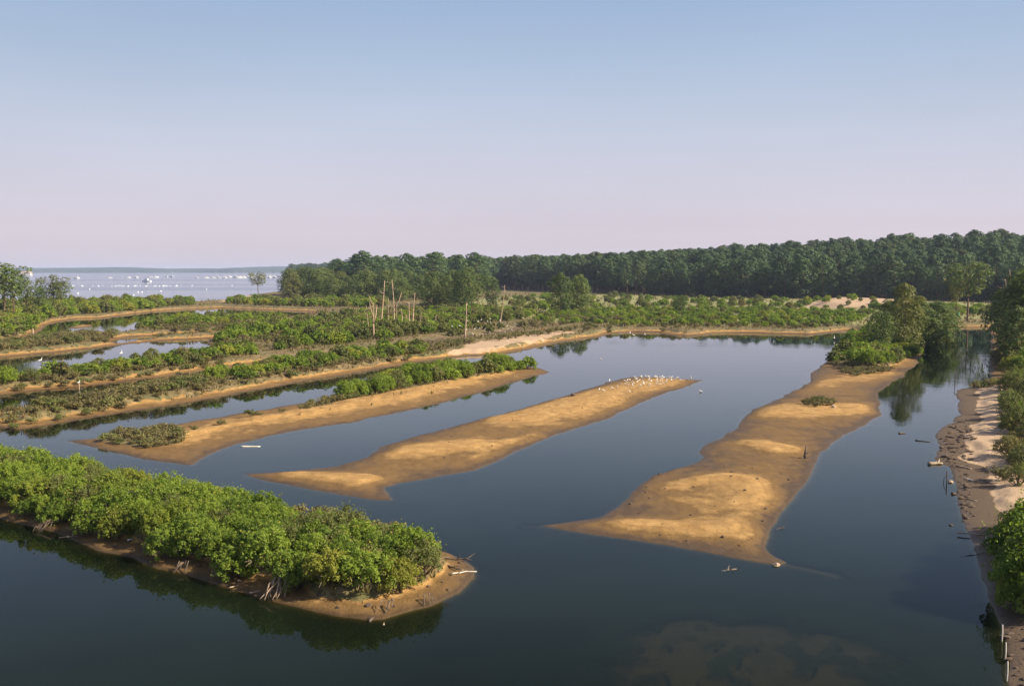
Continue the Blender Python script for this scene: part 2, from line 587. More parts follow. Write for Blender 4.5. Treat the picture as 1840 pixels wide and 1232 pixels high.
# ------------------------------------------------------------------ outlines of land and water (shorelines)
LAND = GP([
    # spit C, near shore, from its western tip eastwards
    (-90, 757), (-20, 767), (34, 772), (68, 767), (136, 755), (239, 738), (341, 723), (443, 704), (545, 685), (585, 680),
    (670, 665), (739, 652), (790, 645), (841, 640), (880, 638), (929, 632), (960, 626), (1011, 614), (1079, 605), (1100, 599),
    (1140, 596), (1180, 597), (1197, 601), (1233, 603.5), (1262, 602), (1293, 598), (1341, 598), (1400, 599.5), (1462, 601), (1502, 597), (1522, 594),
    # peninsula K and the long sand islet M
    (1514, 606), (1506, 622), (1494, 642), (1478, 655), (1457, 672), (1456, 686), (1400, 715), (1352, 738), (1335, 750), (1326, 768),
    (1300, 785), (1262, 800), (1252, 812), (1266, 822), (1250, 831), (1172, 853), (1140, 880), (1112, 908), (1080, 929), (1020, 939), (972, 944),
    (1040, 955), (1120, 967), (1220, 983), (1300, 997), (1350, 1006), (1398, 1015), (1408, 1010), (1384, 998), (1372, 982), (1382, 958), (1400, 926),
    (1425, 898), (1446, 870), (1462, 842), (1472, 815), (1505, 788), (1558, 762), (1579, 746), (1584, 725), (1577, 706), (1600, 690), (1632, 668),
    (1650, 651), (1656, 637), (1668, 615), (1690, 600), (1712, 589), (1772, 588),
    # right bank P, southwards to below the picture
    (1782, 604), (1779, 640), (1776, 666), (1779, 684), (1745, 695), (1715, 702), (1718, 711), (1724, 722), (1722, 748), (1709, 761), (1687, 774), (1683, 790),
    (1683, 808), (1677, 823), (1690, 833), (1709, 840), (1720, 853), (1714, 866), (1716, 880), (1720, 901), (1724, 924), (1739, 953), (1754, 983),
    (1761, 1000), (1769, 1050), (1780, 1088), (1794, 1110), (1801, 1130), (1809, 1185), (1812, 1232), (1825, 1330), (1990, 1500),
    (3300, 1500), (5200, 900), (6500, 560), (4200, 494), (1900, 491.2), (900, 491.2), (640, 493), (517, 495.5), (522, 499), (560, 503), (600, 508),
    (575, 514), (540, 520), (480, 527), (440, 532.5), (400, 540), (350, 544), (250, 546), (120, 548), (0, 549), (-300, 551), (-700, 560),
    # western marsh, then pond E and channel between D and C are left as inlets
    (-900, 640), (-300, 655), (0, 643), (102, 633), (170, 626), (239, 617), (307, 611), (375, 608), (374, 617), (376, 627), (440, 628), (370, 637),
    (300, 648), (210, 661), (140, 672), (60, 683), (0, 692), (-300, 715), (-500, 745), (-300, 737), (0, 711), (68, 702), (136, 696), (239, 684), (341, 672),
    (409, 661), (474, 653), (506, 648), (474, 660), (400, 675), (300, 692), (221, 707), (170, 716), (102, 731), (0, 743), (-60, 751)])
ISL_A = GP([(-260, 880), (-120, 905), (0, 931), (73, 948), (122, 963), (171, 987), (235, 1002), (284, 1022), (342, 1036), (406, 1053), (470, 1074), (538, 1095),
            (611, 1107), (670, 1112), (690, 1112), (724, 1102), (773, 1090), (822, 1066), (849, 1036), (852, 1019), (838, 1005), (805, 992), (760, 978), (700, 957),
            (620, 936), (513, 929), (469, 914), (350, 903), (230, 877), (100, 853), (0, 827), (-140, 805), (-260, 800)])
ISL_B = GP([(113, 791), (160, 803), (250, 822), (318, 833), (346, 836), (352, 829), (400, 806), (470, 786), (560, 768), (640, 757), (700, 744), (800, 722), (900, 695),
            (960, 677), (990, 668), (965, 660), (900, 656), (800, 668), (700, 685), (647, 697), (620, 706), (578, 716), (558, 721), (477, 735), (375, 752), (293, 767),
            (221, 777), (163, 788)])
ISL_Q = GP([(435, 851), (520, 846), (600, 838), (660, 821), (685, 803), (740, 785), (800, 770), (870, 751), (900, 745), (960, 728), (1040, 702), (1100, 685),
            (1133, 676), (1180, 678), (1230, 681), (1262, 683), (1240, 693), (1200, 705), (1150, 725), (1080, 757), (1000, 780), (950, 800), (900, 825), (850, 845),
            (790, 855), (715, 868), (690, 876), (702, 898), (670, 897), (620, 889), (540, 876), (480, 865)])
POND_H = GP([(85, 584), (112, 577), (143, 572), (191, 571), (225, 566), (290, 558.5), (341, 555), (392, 553), (453, 556), (511, 558), (562, 559.5), (545, 570), (494, 573),
             (420, 577), (341, 580), (273, 586), (232, 596), (205, 601), (155, 600), (120, 599), (82, 611), (0, 619), (-200, 630), (-200, 622), (0, 613), (40, 609), (70, 598)])
DITCH = GP([(205, 612), (240, 605), (300, 602), (375, 598), (376, 600), (310, 605), (250, 611), (212, 617)])
BAR_H = GP([(118, 589), (140, 584), (168, 583), (166, 587), (140, 590)])
SAND_M = GP([(940, 945), (1400, 1040), (1480, 900), (1600, 760), (1600, 690), (1640, 660), (1560, 668), (1490, 660), (1455, 665), (1330, 740), (1240, 800), (1240, 835), (1100, 900)])
BANK_P = GP([(1660, 700), (1780, 690), (1860, 688), (2300, 700), (2300, 1300), (1780, 1300), (1740, 1000), (1660, 850)])
FOREST = GP([(3200, 580), (2100, 553), (1840, 546), (1600, 541), (1340, 537), (1200, 533), (1080, 528), (960, 524), (880, 518), (760, 513), (640, 509), (600, 500),
             (535, 499), (522, 496.5), (640, 494.5), (1900, 492), (4000, 496)])
DUNE = GP([(1445, 556), (1478, 542), (1520, 545), (1600, 549), (1690, 555), (1690, 562), (1580, 560), (1500, 559)])

GULLY = GP([(506, 648), (585, 640), (660, 632), (730, 622), (800, 612), (870, 603), (935, 593), (1010, 584)])


def terrain(P):
    x, y = P[:, 0], P[:, 1]
    dist = np.hypot(x, y)
    far = dist > 900
    sl = np.full(len(P), -50.0)
    k = ~far
    sl[k] = sdf(P[k], LAND)
    sl[far] = np.where(sdf(P[far], LAND) > 0, 50.0, -50.0)
    sH = sdf(P, POND_H)
    sl = np.minimum(sl, -sH)
    sl = np.minimum(sl, -sdf(P, DITCH))
    near = dist < 320
    sA = np.full(len(P), -1e3); sB = sA.copy(); sQ = sA.copy()
    sA[near] = sdf(P[near], ISL_A)
    sB[near] = sdf(P[near], ISL_B)
    sQ[near] = sdf(P[near], ISL_Q)
    sBar = sdf(P, BAR_H)
    inM = sstep(-1.0, 1.0, np.where(near, sdf(P, SAND_M), -50))
    inP = sstep(-1.0, 1.0, np.where(near, sdf(P, BANK_P), -50))
    jag = fnoise(x, y, 2.6, 3) * 0.45 + vnoise(x, y, 0.7, 9) * 0.16
    jag *= np.clip(dist / 90, 0.55, 1.2)
    und = fnoise(x, y, 7.0, 20)
    fine = fnoise(x, y, 1.3, 31)

    def bank(s, wb, hb, ht, wscarp):
        """mud beach of width wb rising to hb, then a crumbling scarp up to ht"""
        s2 = s + jag
        zb = np.where(s2 > 0, hb * (1 - np.exp(-s2 / wb * 2.2)), 0)
        sc = sstep(wb, wb + wscarp, s2 + fnoise(x, y, 1.7, 77) * wb * 0.55)
        return np.where(s2 > 0, zb + (ht - hb) * sc + und * 0.10 * sc, 0.55 * s2 / (1 + 0.45 * np.abs(s2)))

    def flat(s, hb, w):
        s2 = s + jag * 0.8
        return np.where(s2 > 0, hb * (1 - np.exp(-s2 / w)), 0.5 * s2 / (1 + 0.45 * np.abs(s2)))

    zA = bank(sA, 1.1, 0.15, 0.62, 0.8)
    zB = bank(sB, 3.2, 0.17, 0.46, 2.2)
    zQ = flat(sQ, 0.095, 1.3)
    zT = bank(sl, 1.7, 0.17, 0.72, 1.3)
    zM = flat(sl, 0.09, 1.5)
    zP = bank(sl, 1.8, 0.20, 0.45, 1.2)
    zL = zT * (1 - np.maximum(inM, inP)) + zM * inM + zP * inP * (1 - inM)
    # dry mounds on the sand islets
    md = np.zeros(len(P))
    for (a, b, w, h) in [
        ((520, 857), (655, 866), 1.4, .21), ((740, 814), (845, 801), 2.2, .22), ((925, 752), (1040, 727), 4.0, .28), ((1065, 714), (1190, 688), 3.2, .20), ((855, 825), (960, 785), 1.0, .12),
        ((1405, 742), (1525, 736), 3.6, .28), ((1348, 800), (1412, 812), 1.8, .22), ((1120, 945), (1320, 962), 1.3, .20), ((1330, 868), (1365, 905), 1.8, .25), ((1350, 955), (1365, 985), .9, .12), ((1180, 880), (1240, 868), 1.0, .12),
        ((1400, 700), (1600, 672), 2.6, .15), ((1230, 900), (1300, 930), 1.0, .07)]:
        d = segdist(P, G(*a), G(*b)) + fnoise(x, y, 3.0, 41) * 1.3
        md += h * np.exp(-(np.maximum(d, 0) / w) ** 2)
    sand = np.maximum(inM * (sl > -2), (sQ > -2))
    md = np.where(sand > 0, md * sand, 0) * np.clip((np.maximum(sl, sQ) + jag) / 1.6, 0, 1)
    zQ = zQ + md
    zL = zL + md
    z = np.maximum.reduce([zL, zA, zB, zQ, flat(sBar, 0.3, 2)])
    z = np.maximum(z, -3.0)
    # lagoon bed: mostly 0.7 m, a sandbar near the lookout, a shallow tail off the islet
    bed = -0.8 + und * 0.22
    bar = sdf(P, GP([(1080, 1195), (1115, 1140), (1215, 1103), (1340, 1106), (1450, 1120), (1560, 1142), (1620, 1180), (1590, 1300), (1300, 1360), (1090, 1300)]))
    bed = np.maximum(bed, -0.85 + 0.765 * sstep(-2.2, 0.9, bar + fine * 0.6) - 0.10 * sstep(0.50, 0.60, vnoise(x, y, 1.1, 55) * .6 + vnoise(x, y, .45, 56) * .6 + 0.4))
    tail = polydist(P, GP([(1380, 1008), (1440, 1018), (1500, 1032)]))
    bed = np.maximum(bed, -0.75 + 0.71 * np.exp(-(tail / 1.1) ** 2))
    tail2 = polydist(P, GP([(1010, 941), (940, 945)]))
    bed = np.maximum(bed, -0.75 + 0.70 * np.exp(-(tail2 / 0.7) ** 2))
    z = np.where(z < 0, np.maximum(z, np.minimum(bed, -0.015)), z)
    pondh = (sH > 0) & (sBar < 0)
    z = np.where(pondh, np.maximum(z, -0.35), z)
    # small relief on all land
    z = np.where(z > 0.05, z + fine * 0.05 * np.clip(z / 0.2, 0, 1), z)
    # the wooded dune that rises under the forest
    big = dist > 180
    sF = np.full(len(P), -100.0)
    sF[big] = sdf(P[big], FOREST)
    pxa = 920 + FPX * x / np.maximum(y, 1)
    hd = np.interp(pxa, [400, 700, 860, 1000, 1200, 1400, 1840, 2400], [1.0, 1.5, 3.0, 4.0, 5.8, 8.3, 12.3, 13.5])
    z = z + np.where(sF > 0, hd * sstep(0, 170, sF) + und * sstep(0, 60, sF) * 2, 0)
    sD = np.full(len(P), -100.0)
    sD[big] = sdf(P[big], DUNE)
    z = z + np.where(sD > -3, 1.9 * sstep(-3, 9, sD + fnoise(x, y, 16, 90) * 8), 0)
    gul = polydist(P, GULLY)
    ing = np.exp(-(gul / 3.0) ** 2) * (z > 0)
    z = np.where(z > 0, z * (1 - 0.8 * ing) + 0.01, z)
    # surface classes
    top = sstep(0.20, 0.42, z + und * 0.12 + fine * 0.14)
    isB = sB > 0
    veg = top * (1 - np.maximum(inM, sQ > 0)) * np.where(isB, 0.12, 1.0) * (1 - inP * 0.75)
    vegB = sdf(P, GP([(165, 788), (195, 799), (260, 807), (322, 802), (335, 790), (300, 774), (225, 778)]))
    vegB2 = sdf(P, GP([(560, 735), (650, 722), (800, 694), (930, 668), (900, 655), (700, 680), (560, 716)]))
    veg = np.where(isB, np.maximum(veg, np.maximum(sstep(-.5, .5, vegB), sstep(-.5, 1, vegB2)) * 0.9), veg)
    pale = np.maximum(sstep(-2, 2, sD), inP * sstep(1.3, 2.1, sl + jag * 2) * sstep(37.5, 39, y))
    road = sdf(P, GP([(800, 641), (870, 636), (930, 624), (1000, 610), (1040, 603), (1000, 602), (930, 611), (860, 622)]))
    pale = np.maximum(pale, sstep(-1.5, 1.5, road + fine * 2))
    beach = sdf(P, GP([(395, 541), (440, 533), (500, 536), (520, 544), (430, 547), (390, 546)]))
    pale = np.maximum(pale, 0.7 * sstep(-4, 4, beach))
    mud = np.maximum(ing * 1.1, inP * sstep(-0.5, 0.4, sl) * (1 - sstep(1.3, 2.2, sl + jag * 2.0)) * 1.0)
    mud = np.maximum(mud, inP * sstep(38.5, 37, y) * 0.75)
    fieldz = sdf(P, GP([(860, 575), (1100, 588), (1560, 590), (1800, 575), (2000, 560), (1700, 545), (1340, 538), (1000, 530), (800, 545)]))
    grass = np.where(big, sstep(-10, 10, fieldz) * top, 0) * (1 - sstep(-2, 2, sD))
    veg = veg * (1 - pale)
    return z, dict(veg=veg, pale=pale, mud=mud, grass=grass)


def zat(xy):
    P = np.atleast_2d(np.asarray(xy, float))
    return terrain(P)[0]


# ------------------------------------------------------------------ ground sheet and water sheets
ang = np.concatenate([np.linspace(-180, -36, 49)[:-1], np.arange(-36, 36.01, 0.12), np.linspace(36, 180, 49)[1:-1]])
rad = [6.0]
while rad[-1] < 6800:
    d = rad[-1]
    if d < 25:
        s = 0.6
    elif d < 110:
        s = max(0.13, d * d / 13000)
    elif d < 420:
        s = 1.0 + (d - 110) * 0.003
    else:
        s = 2.0 * (d / 420) ** 1.7
    rad.append(d + s)
rad = np.array(rad)
NA, NR = len(ang), len(rad)
aa, rr = np.meshgrid(np.radians(ang), rad)
GX, GY = rr * np.sin(aa), rr * np.cos(aa)
PG = np.stack([GX.ravel(), GY.ravel()], 1)
ZG, AT = terrain(PG)


def quads_of(nr, na):
    i, j = np.meshgrid(np.arange(nr - 1), np.arange(na), indexing='ij')
    j2 = (j + 1) % na
    return np.stack([i * na + j, i * na + j2, (i + 1) * na + j2, (i + 1) * na + j], -1).reshape(-1, 4)


ground = link('ground', grid_mesh('ground', np.column_stack([PG, ZG]), quads_of(NR, NA), M['ground'], AT))
tag(ground, 'sandy mudflats, islets and marsh ground of the estuary', 'ground', kind='structure')

ri = np.arange(0, NR, 2)
aj = np.arange(0, NA, 2)
Z2 = ZG.reshape(NR, NA)
zmin = Z2.copy()
zmin[:-1] = np.minimum(zmin[:-1], Z2[1:])
zmin = np.minimum(zmin, np.roll(zmin, -1, 1))
zs = zmin[np.ix_(ri, aj)]
WX, WY = GX[np.ix_(ri, aj)].ravel(), GY[np.ix_(ri, aj)].ravel()
DEP = -Z2[np.ix_(ri, aj)].ravel()
qs = quads_of(len(ri), len(aj))
wet = (zs.ravel()[qs] < 0.03).any(1)
qs = qs[wet]
is_bay = WY[qs].mean(1) > 333
for nm, sel, mt, lab in (('lagoon_water', ~is_bay, M['lagoon'], 'still dark water of the lagoon between the islets'),
                         ('bay_water', is_bay, M['bay'], 'pale open water of the bay beyond the spit')):
    q = qs[sel]
    u, inv = np.unique(q, return_inverse=True)
    me = grid_mesh(nm, np.column_stack([WX[u], WY[u], np.zeros(len(u))]), inv.reshape(-1, 4), mt,
                   dict(depth=DEP[u] if nm == 'lagoon_water' else np.full(len(u), 3.0)))
    tag(link(nm, me), lab, 'water', kind='structure')

# wooded far shore of the bay
k = 220
hx = np.linspace(-6000, 2600, k)
hy = 5700 + fnoise(hx, hx * 0, 1100, 5) * 400
prof = 26 + fnoise(hx, hx * 0, 700, 6) * 18 + fnoise(hx, hx * 0, 100, 8) * 3
rows = []
for f, dy in ((0.0, 0), (0.72, 12), (0.95, 60), (1.0, 150), (0.9, 320), (0.0, 460)):
    rows.append(np.column_stack([hx, hy + dy, np.where(f > 0, prof * f + fnoise(hx, hx * 0 + dy, 25, 12) * 2.5, -1.5)]))
hv = np.concatenate(rows)
hq = []
for r in range(5):
    for i in range(k - 1):
        hq.append((r * k + i, r * k + i + 1, (r + 1) * k + i + 1, (r + 1) * k + i))
tag(link('hills', grid_mesh('hills', hv, np.array(hq), M['far_wood'])), 'low wooded hills on the far shore of the bay', 'hills', kind='structure')

# ------------------------------------------------------------------ foliage generators


def rand_dirs(n, g):
    v = g.normal(size=(n, 3))
    return v / np.linalg.norm(v, axis=1)[:, None]


def leaf_quads(pos, nrm, size, g, aspect=0.6):
    n = len(pos)
    nrm = nrm / (np.linalg.norm(nrm, axis=1)[:, None] + 1e-9)
    a = rand_dirs(n, g)
    u = np.cross(nrm, a)
    u /= np.linalg.norm(u, axis=1)[:, None] + 1e-9
    w = np.cross(nrm, u)
    L = (size * g.uniform(0.65, 1.35, n))[:, None]
    fold = nrm * L * g.uniform(-0.15, 0.35, n)[:, None]
    return np.stack([pos - u * L, pos - w * L * aspect + fold, pos + u * L, pos + w * L * aspect + fold], 1)


def clump(mb, c, r, n, size, g, tint0=0.5, up=0.35, shell=0.84, turn=0.55):
    d = rand_dirs(n, g)
    d[:, 2] = np.where(d[:, 2] < -0.55, -d[:, 2], d[:, 2])
    rr_ = g.uniform(shell, 1.05, n)[:, None]
    r = np.asarray(r, float)
    pos = np.asarray(c) + d * r * rr_
    nr = d / r * r.mean() + g.normal(size=(n, 3)) * turn + np.array((0, 0, up))
    tint = np.clip(tint0 + g.normal(0, 0.17, n) + 0.10 * (g.random(n) < 0.1), 0.02, 1.0)
    mb.quads(leaf_quads(pos, nr, size, g), tint)


def make_shrub(seed, mat, clumps=44, leaves=80, size=0.062, h=1.55, spread=1.0, loose=0.0, rc=(0.15, 0.27), twigs=0):
    """rounded many-stemmed shrub about 2 m across, leafy down to the ground"""
    g = np.random.default_rng(seed)
    fo, st = MB(), MB()
    cs = []
    lob = g.uniform(0, 6.28, 3)
    for i in range(clumps):
        a = i * 2.39996 + g.uniform(-0.5, 0.5)
        t = (i + 0.5) / clumps
        e = 1.0 - 1.02 * t                      # 1 at the crown, below 0 at the skirt
        ce = math.sqrt(max(0.0, 1 - max(e, 0) ** 2))
        wob = 1 + 0.16 * math.sin(2 * a + lob[0]) + 0.10 * math.sin(3 * a + lob[1])
        rad_ = ce * spread * wob * g.uniform(0.72, 1.0)
        z = h * (0.16 + 0.74 * e ** 0.62 if e > 0 else 0.14) * g.uniform(0.80, 1.16)
        c = np.array((rad_ * math.cos(a), rad_ * math.sin(a), max(z, 0.12)))
        r = g.uniform(*rc)
        clump(fo, c, (r, r, r * g.uniform(0.95, 1.45)), leaves, size, g, g.uniform(0.25, 0.68), 0.45)
        cs.append(c)
        if i % 3 == 0:
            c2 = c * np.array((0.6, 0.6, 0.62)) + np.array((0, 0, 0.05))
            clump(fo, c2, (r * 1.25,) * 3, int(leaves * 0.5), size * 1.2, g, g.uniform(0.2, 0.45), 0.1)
    if loose:
        n = int(loose)
        idx = g.integers(0, len(cs), n)
        pos = np.array(cs)[idx] + rand_dirs(n, g) * g.uniform(0.2, 0.42, n)[:, None] + np.array((0, 0, 0.08))
        pos[:, 2] = np.maximum(pos[:, 2], 0.1)
        fo.quads(leaf_quads(pos, rand_dirs(n, g) + np.array((0, 0, .5)), size, g), np.clip(g.normal(0.6, .2, n), 0, 1))
    for c in cs[::4]:
        b = np.array((g.normal(0, .07), g.normal(0, .07), -0.15))
        mid = c * np.array((.45, .45, .45)) + g.normal(0, .06, 3)
        st.tube([b, mid, c * np.array((.95, .95, 1.0))], [0.035, 0.026, 0.012], 5)
    out_ = [('foliage', fo.mesh('shrub_foliage', mat)), ('stem', st.mesh('shrub_stem', M['stem']))]
    if twigs:
        tw = MB()
        for i in range(twigs):
            d = rand_dirs(1, g)[0] * np.array((1, 1, .6))
            d[2] = abs(d[2]) * .8
            b = np.array((0, 0, .25 * h))
            e = b + d * np.array((1.0, 1.0, h * .75)) * g.uniform(.95, 1.25)
            m_ = (b + e) / 2 + g.normal(0, .07, 3)
            tw.tube([b, m_, e], [.022, .015, .005], 4)
            for q in range(3):
                p0 = m_ + (e - m_) * g.uniform(.2, .8)
                tw.tube([p0, p0 + (d + g.normal(0, .5, 3)) * .22], [.009, .003], 3)
        out_.append(('dead_twig', tw.mesh('dead_twig', M['twig'])))
    return out_


def make_scrub(seed, mat, h=0.55, n=420):
    """low twiggy salt-marsh scrub"""
    g = np.random.default_rng(seed)
    fo, st = MB(), MB()
    for i in range(9):
        a = g.uniform(0, 6.28)
        r0 = math.sqrt(g.random()) * 0.42
        r = g.uniform(0.16, 0.3)
        clump(fo, (r0 * math.cos(a), r0 * math.sin(a), h * g.uniform(0.35, 0.8)), (r, r, r * 0.9), n // 9, 0.055, g, g.uniform(.25, .6), 0.2, 0.4)
    for i in range(9):
        d = np.array((g.normal(0, .28), g.normal(0, .28), 0))
        st.tube([(0, 0, -0.1), d * 0.5 + (0, 0, h * .5), d + (0, 0, h * g.uniform(.8, 1.15))], [.014, .01, .004], 4)
    return [('foliage', fo.mesh('scrub_foliage', mat)), ('stem', st.mesh('scrub_stem', M['stem']))]


def make_pine(seed, H, crown0, width, mat, clumps=26, tufts=46, size=0.34, lean=0.03, top='round', limb=True, fat=1.0):
    """maritime pine: tapered trunk, upswept limbs, needle tufts massed in clumps at the limb ends"""
    g = np.random.default_rng(seed)
    cr, tr = MB(), MB()
    bend = np.array((g.normal(0, lean), g.normal(0, lean), 0)) * H
    ts = np.linspace(0, 1, 9)
    pts = np.array([(bend[0] * t * t + 0.02 * H * math.sin(t * 4 + seed) * t, bend[1] * t * t, -0.3 + (H * 0.95 + 0.3) * t) for t in ts])
    r0 = 0.017 * H
    tr.tube(pts, r0 * (1 - 0.86 * ts) + 0.01, 8)

    def tp(z):
        t = np.clip((z + 0.3) / (H * 0.95 + 0.3), 0, 1)
        return np.array([np.interp(t, ts, pts[:, j]) for j in range(3)])
    z0 = H * crown0
    for i in range(clumps):
        t = (i + 0.5) / clumps
        z = z0 + (H - z0) * t ** 0.9
        if top == 'round':
            prof = math.sin(math.pi * min(1, 0.16 + 0.80 * t)) ** 0.7
        elif top == 'flat':
            prof = 0.45 + 0.6 * t if t < 0.8 else 1.0 - (t - 0.8) * 2.2
        else:
            prof = (1 - t) ** 0.75 * 0.95 + 0.12
        a = i * 2.39996 + g.uniform(-.5, .5)
        rad_ = width * 0.5 * prof * g.uniform(0.45, 1.0)
        r = width * fat * g.uniform(0.14, 0.23) * (0.7 + 0.5 * prof)
        tk = tp(z - rad_ * 0.45)
        c = tp(z) * np.array((1, 1, 0)) + np.array((rad_ * math.cos(a), rad_ * math.sin(a), z - r * 0.5))
        clump(cr, c, (r, r, r * g.uniform(0.62, 0.85)), tufts, size, g, g.uniform(0.2, 0.75), 0.3, 0.74, 0.33)
        if limb:
            mid = (tk + c) / 2 + np.array((0, 0, -0.06 * rad_))
            tr.tube([tk, mid, c], [r0 * 0.30, r0 * 0.2, r0 * 0.09], 5)
    return [('crown', cr.mesh('pine_crown', mat)), ('trunk', tr.mesh('pine_trunk', M['bark'], True))]


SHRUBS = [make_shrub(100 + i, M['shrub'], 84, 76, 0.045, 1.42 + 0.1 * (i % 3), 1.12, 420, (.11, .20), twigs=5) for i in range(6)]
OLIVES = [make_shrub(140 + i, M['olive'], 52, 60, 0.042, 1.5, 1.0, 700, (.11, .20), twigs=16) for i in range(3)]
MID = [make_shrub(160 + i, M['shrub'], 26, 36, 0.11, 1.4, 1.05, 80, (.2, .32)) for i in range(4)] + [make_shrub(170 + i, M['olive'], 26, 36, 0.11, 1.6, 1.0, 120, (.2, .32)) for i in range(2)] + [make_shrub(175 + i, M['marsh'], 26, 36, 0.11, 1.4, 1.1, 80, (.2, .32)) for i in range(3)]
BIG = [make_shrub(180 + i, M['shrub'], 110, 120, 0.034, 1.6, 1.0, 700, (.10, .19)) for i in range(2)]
SCRUBS = [make_scrub(200 + i, M['scrub'] if i < 4 else M['olive']) for i in range(5)]
PINES = [make_pine(300 + i, 17.5, 0.28, 7.8, M['pine'], 26, 110, 0.30, fat=1.0) for i in range(5)]
EDGE = [make_pine(320 + i, 16.0, 0.04, 8.4, M['pine'], 34, 110, 0.30, top='round', fat=1.0) for i in range(3)]
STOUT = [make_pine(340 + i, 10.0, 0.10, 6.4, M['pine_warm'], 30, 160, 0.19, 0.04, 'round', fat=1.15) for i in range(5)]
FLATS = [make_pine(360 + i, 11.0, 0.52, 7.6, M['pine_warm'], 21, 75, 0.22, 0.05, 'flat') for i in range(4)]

# ------------------------------------------------------------------ where the plants grow


def sample(poly_px, spacing, seed, tries=40):
    """scatter points in an outline drawn on the ground, at least `spacing` apart"""
    g = np.random.default_rng(seed)
    poly = GP(poly_px)
    lo, hi = poly.min(0), poly.max(0)
    area = np.prod(hi - lo)
    n = int(area / spacing ** 2 * 6) + 30
    c = g.uniform(lo, hi, (min(n, 60000), 2))
    c = c[sdf(c, poly) > 0]
    cell, out = {}, []
    for p in c:
        kx, ky = int(p[0] // spacing), int(p[1] // spacing)
        ok = True
        for i in (-1, 0, 1):
            for j in (-1, 0, 1):
                for q in cell.get((kx + i, ky + j), ()):
                    if (q[0] - p[0]) ** 2 + (q[1] - p[1]) ** 2 < spacing ** 2:
                        ok = False
        if ok:
            cell.setdefault((kx, ky), []).append(p)
            out.append(p)
    return np.array(out).reshape(-1, 2)


shrub_list = []   # (x, y, scale, fam, label, group)


def shrub_zone(poly, spacing, smin, smax, seed, label, group, olive=0.2, zmin=0.12, thirds=None, marsh=0.0):
    g = np.random.default_rng(seed + 999)
    P = sample(poly, spacing, seed)
    if not len(P):
        return
    z = zat(P)
    for p, zz in zip(P, z):
        if zz > zmin:
            sc = g.uniform(smin, smax)
            fam = 1 if g.random() < olive else (2 if g.random() < marsh else 0)
            q = (sc - smin) / (smax - smin)
            word = ('low', 'mid-sized', 'tall')[min(2, int(q * 3))] + ' ' + ('green', 'olive brown', 'pale green')[fam]
            lb = label.replace('SHRUB', word + ' shrub')
            if thirds:
                pxs = [c[0] for c in poly]
                f_ = (920 + FPX * p[0] / p[1] - min(pxs)) / (max(pxs) - min(pxs))
                lb += ' ' + thirds[min(2, max(0, int(f_ * 3)))]
            shrub_list.append((p[0], p[1], zz, sc, fam, lb, group))


shrub_zone([(-150, 894), (0, 918), (73, 933), (171, 968), (284, 1003), (406, 1034), (538, 1072), (611, 1083), (680, 1088), (735, 1074), (766, 1052), (768, 1034), (720, 1016),
            (620, 996), (545, 978), (470, 960), (350, 930), (230, 892), (100, 862), (0, 838), (-150, 815)], 0.95, 0.68, 0.93, 1,
           'SHRUB on the overgrown islet', 'shrubs on the overgrown islet', 0.2, 0.12, ('above its dark western bank', 'above the washed out root fan', 'by its bare sandy tip'))
shrub_zone([(592, 722), (700, 709), (800, 692), (900, 673), (958, 664), (900, 658), (800, 670), (700, 688), (620, 709)], 1.3, 0.7, 1.12, 2,
           'SHRUB in the hedge on the sandy tongue', 'shrubs on the sandy tongue', 0.12, 0.1, ('near the brown scrub', 'in its thick middle', 'by the pointed end'))
shrub_zone([(365, 697), (450, 692), (545, 674), (620, 662), (700, 652), (770, 640), (740, 630), (640, 640), (560, 650), (480, 666), (400, 680)], 1.6, 0.5, .92, 3,
           'SHRUB on the long spit behind the tongue', 'shrubs on the long spit', 0.25, 0.12, ('next to the brown scrub', 'in mid hedge', 'toward the pale track'))
shrub_zone([(0, 704), (60, 696), (140, 688), (240, 676), (340, 664), (410, 652), (470, 644), (440, 634), (370, 641), (300, 651), (210, 663), (140, 674), (60, 685), (0, 695)], 1.6, 0.5, .95, 4,
           'SHRUB on the dyke of the bird pond', 'shrubs on the dyke', 0.2, 0.12, ('west of the bird post', 'between bird post and thicket', 'next to the thicket'))
shrub_zone([(395, 622), (440, 618), (520, 608), (560, 604), (560, 588), (500, 592), (440, 602)], 2.6, 0.9, 1.4, 5,
           'SHRUB on the low point closing the bird pond', 'shrubs closing the pond', 0.3, 0.12)
shrub_zone([(225, 597), (280, 594), (340, 594), (430, 588), (510, 581), (500, 576), (400, 579), (300, 584), (240, 590)], 2.6, 0.9, 1.3, 6,
           'SHRUB on the narrow bank of the far pond', 'shrubs by the far pond', 0.3, 0.12)
shrub_zone([(500, 640), (560, 632), (640, 622), (700, 616), (770, 607), (830, 600), (860, 586), (940, 580), (960, 568), (860, 560), (700, 568), (600, 575), (540, 590), (540, 605)], 2.4, .7, 1.3, 7,
           'SHRUB in the thicket', 'thicket around the dead trees', 0.45, 0.25, ('west of the dead trees', 'at the foot of the dead trees', 'near the birds in the gully'))
shrub_zone([(-80, 620), (0, 611), (35, 607), (62, 597), (85, 581), (110, 573), (143, 569), (191, 568), (225, 563), (290, 556), (345, 552), (345, 546), (250, 548), (120, 551), (0, 553), (-80, 560)], 2.9, 1.0, 1.9, 8,
           'SHRUB on the western shore', 'shrubs on the western shore', 0.35, 0.25, ('under the umbrella pines', 'between pond and bay', 'near the sand spit'))
shrub_zone([(400, 549), (450, 552), (520, 554), (600, 556), (690, 556), (690, 546), (600, 545), (520, 547), (430, 545)], 3.4, 1.2, 1.7, 9,
           'SHRUB in the row along the far pond shore', 'shrubs along the far pond shore', 0.3, 0.25, marsh=.3)
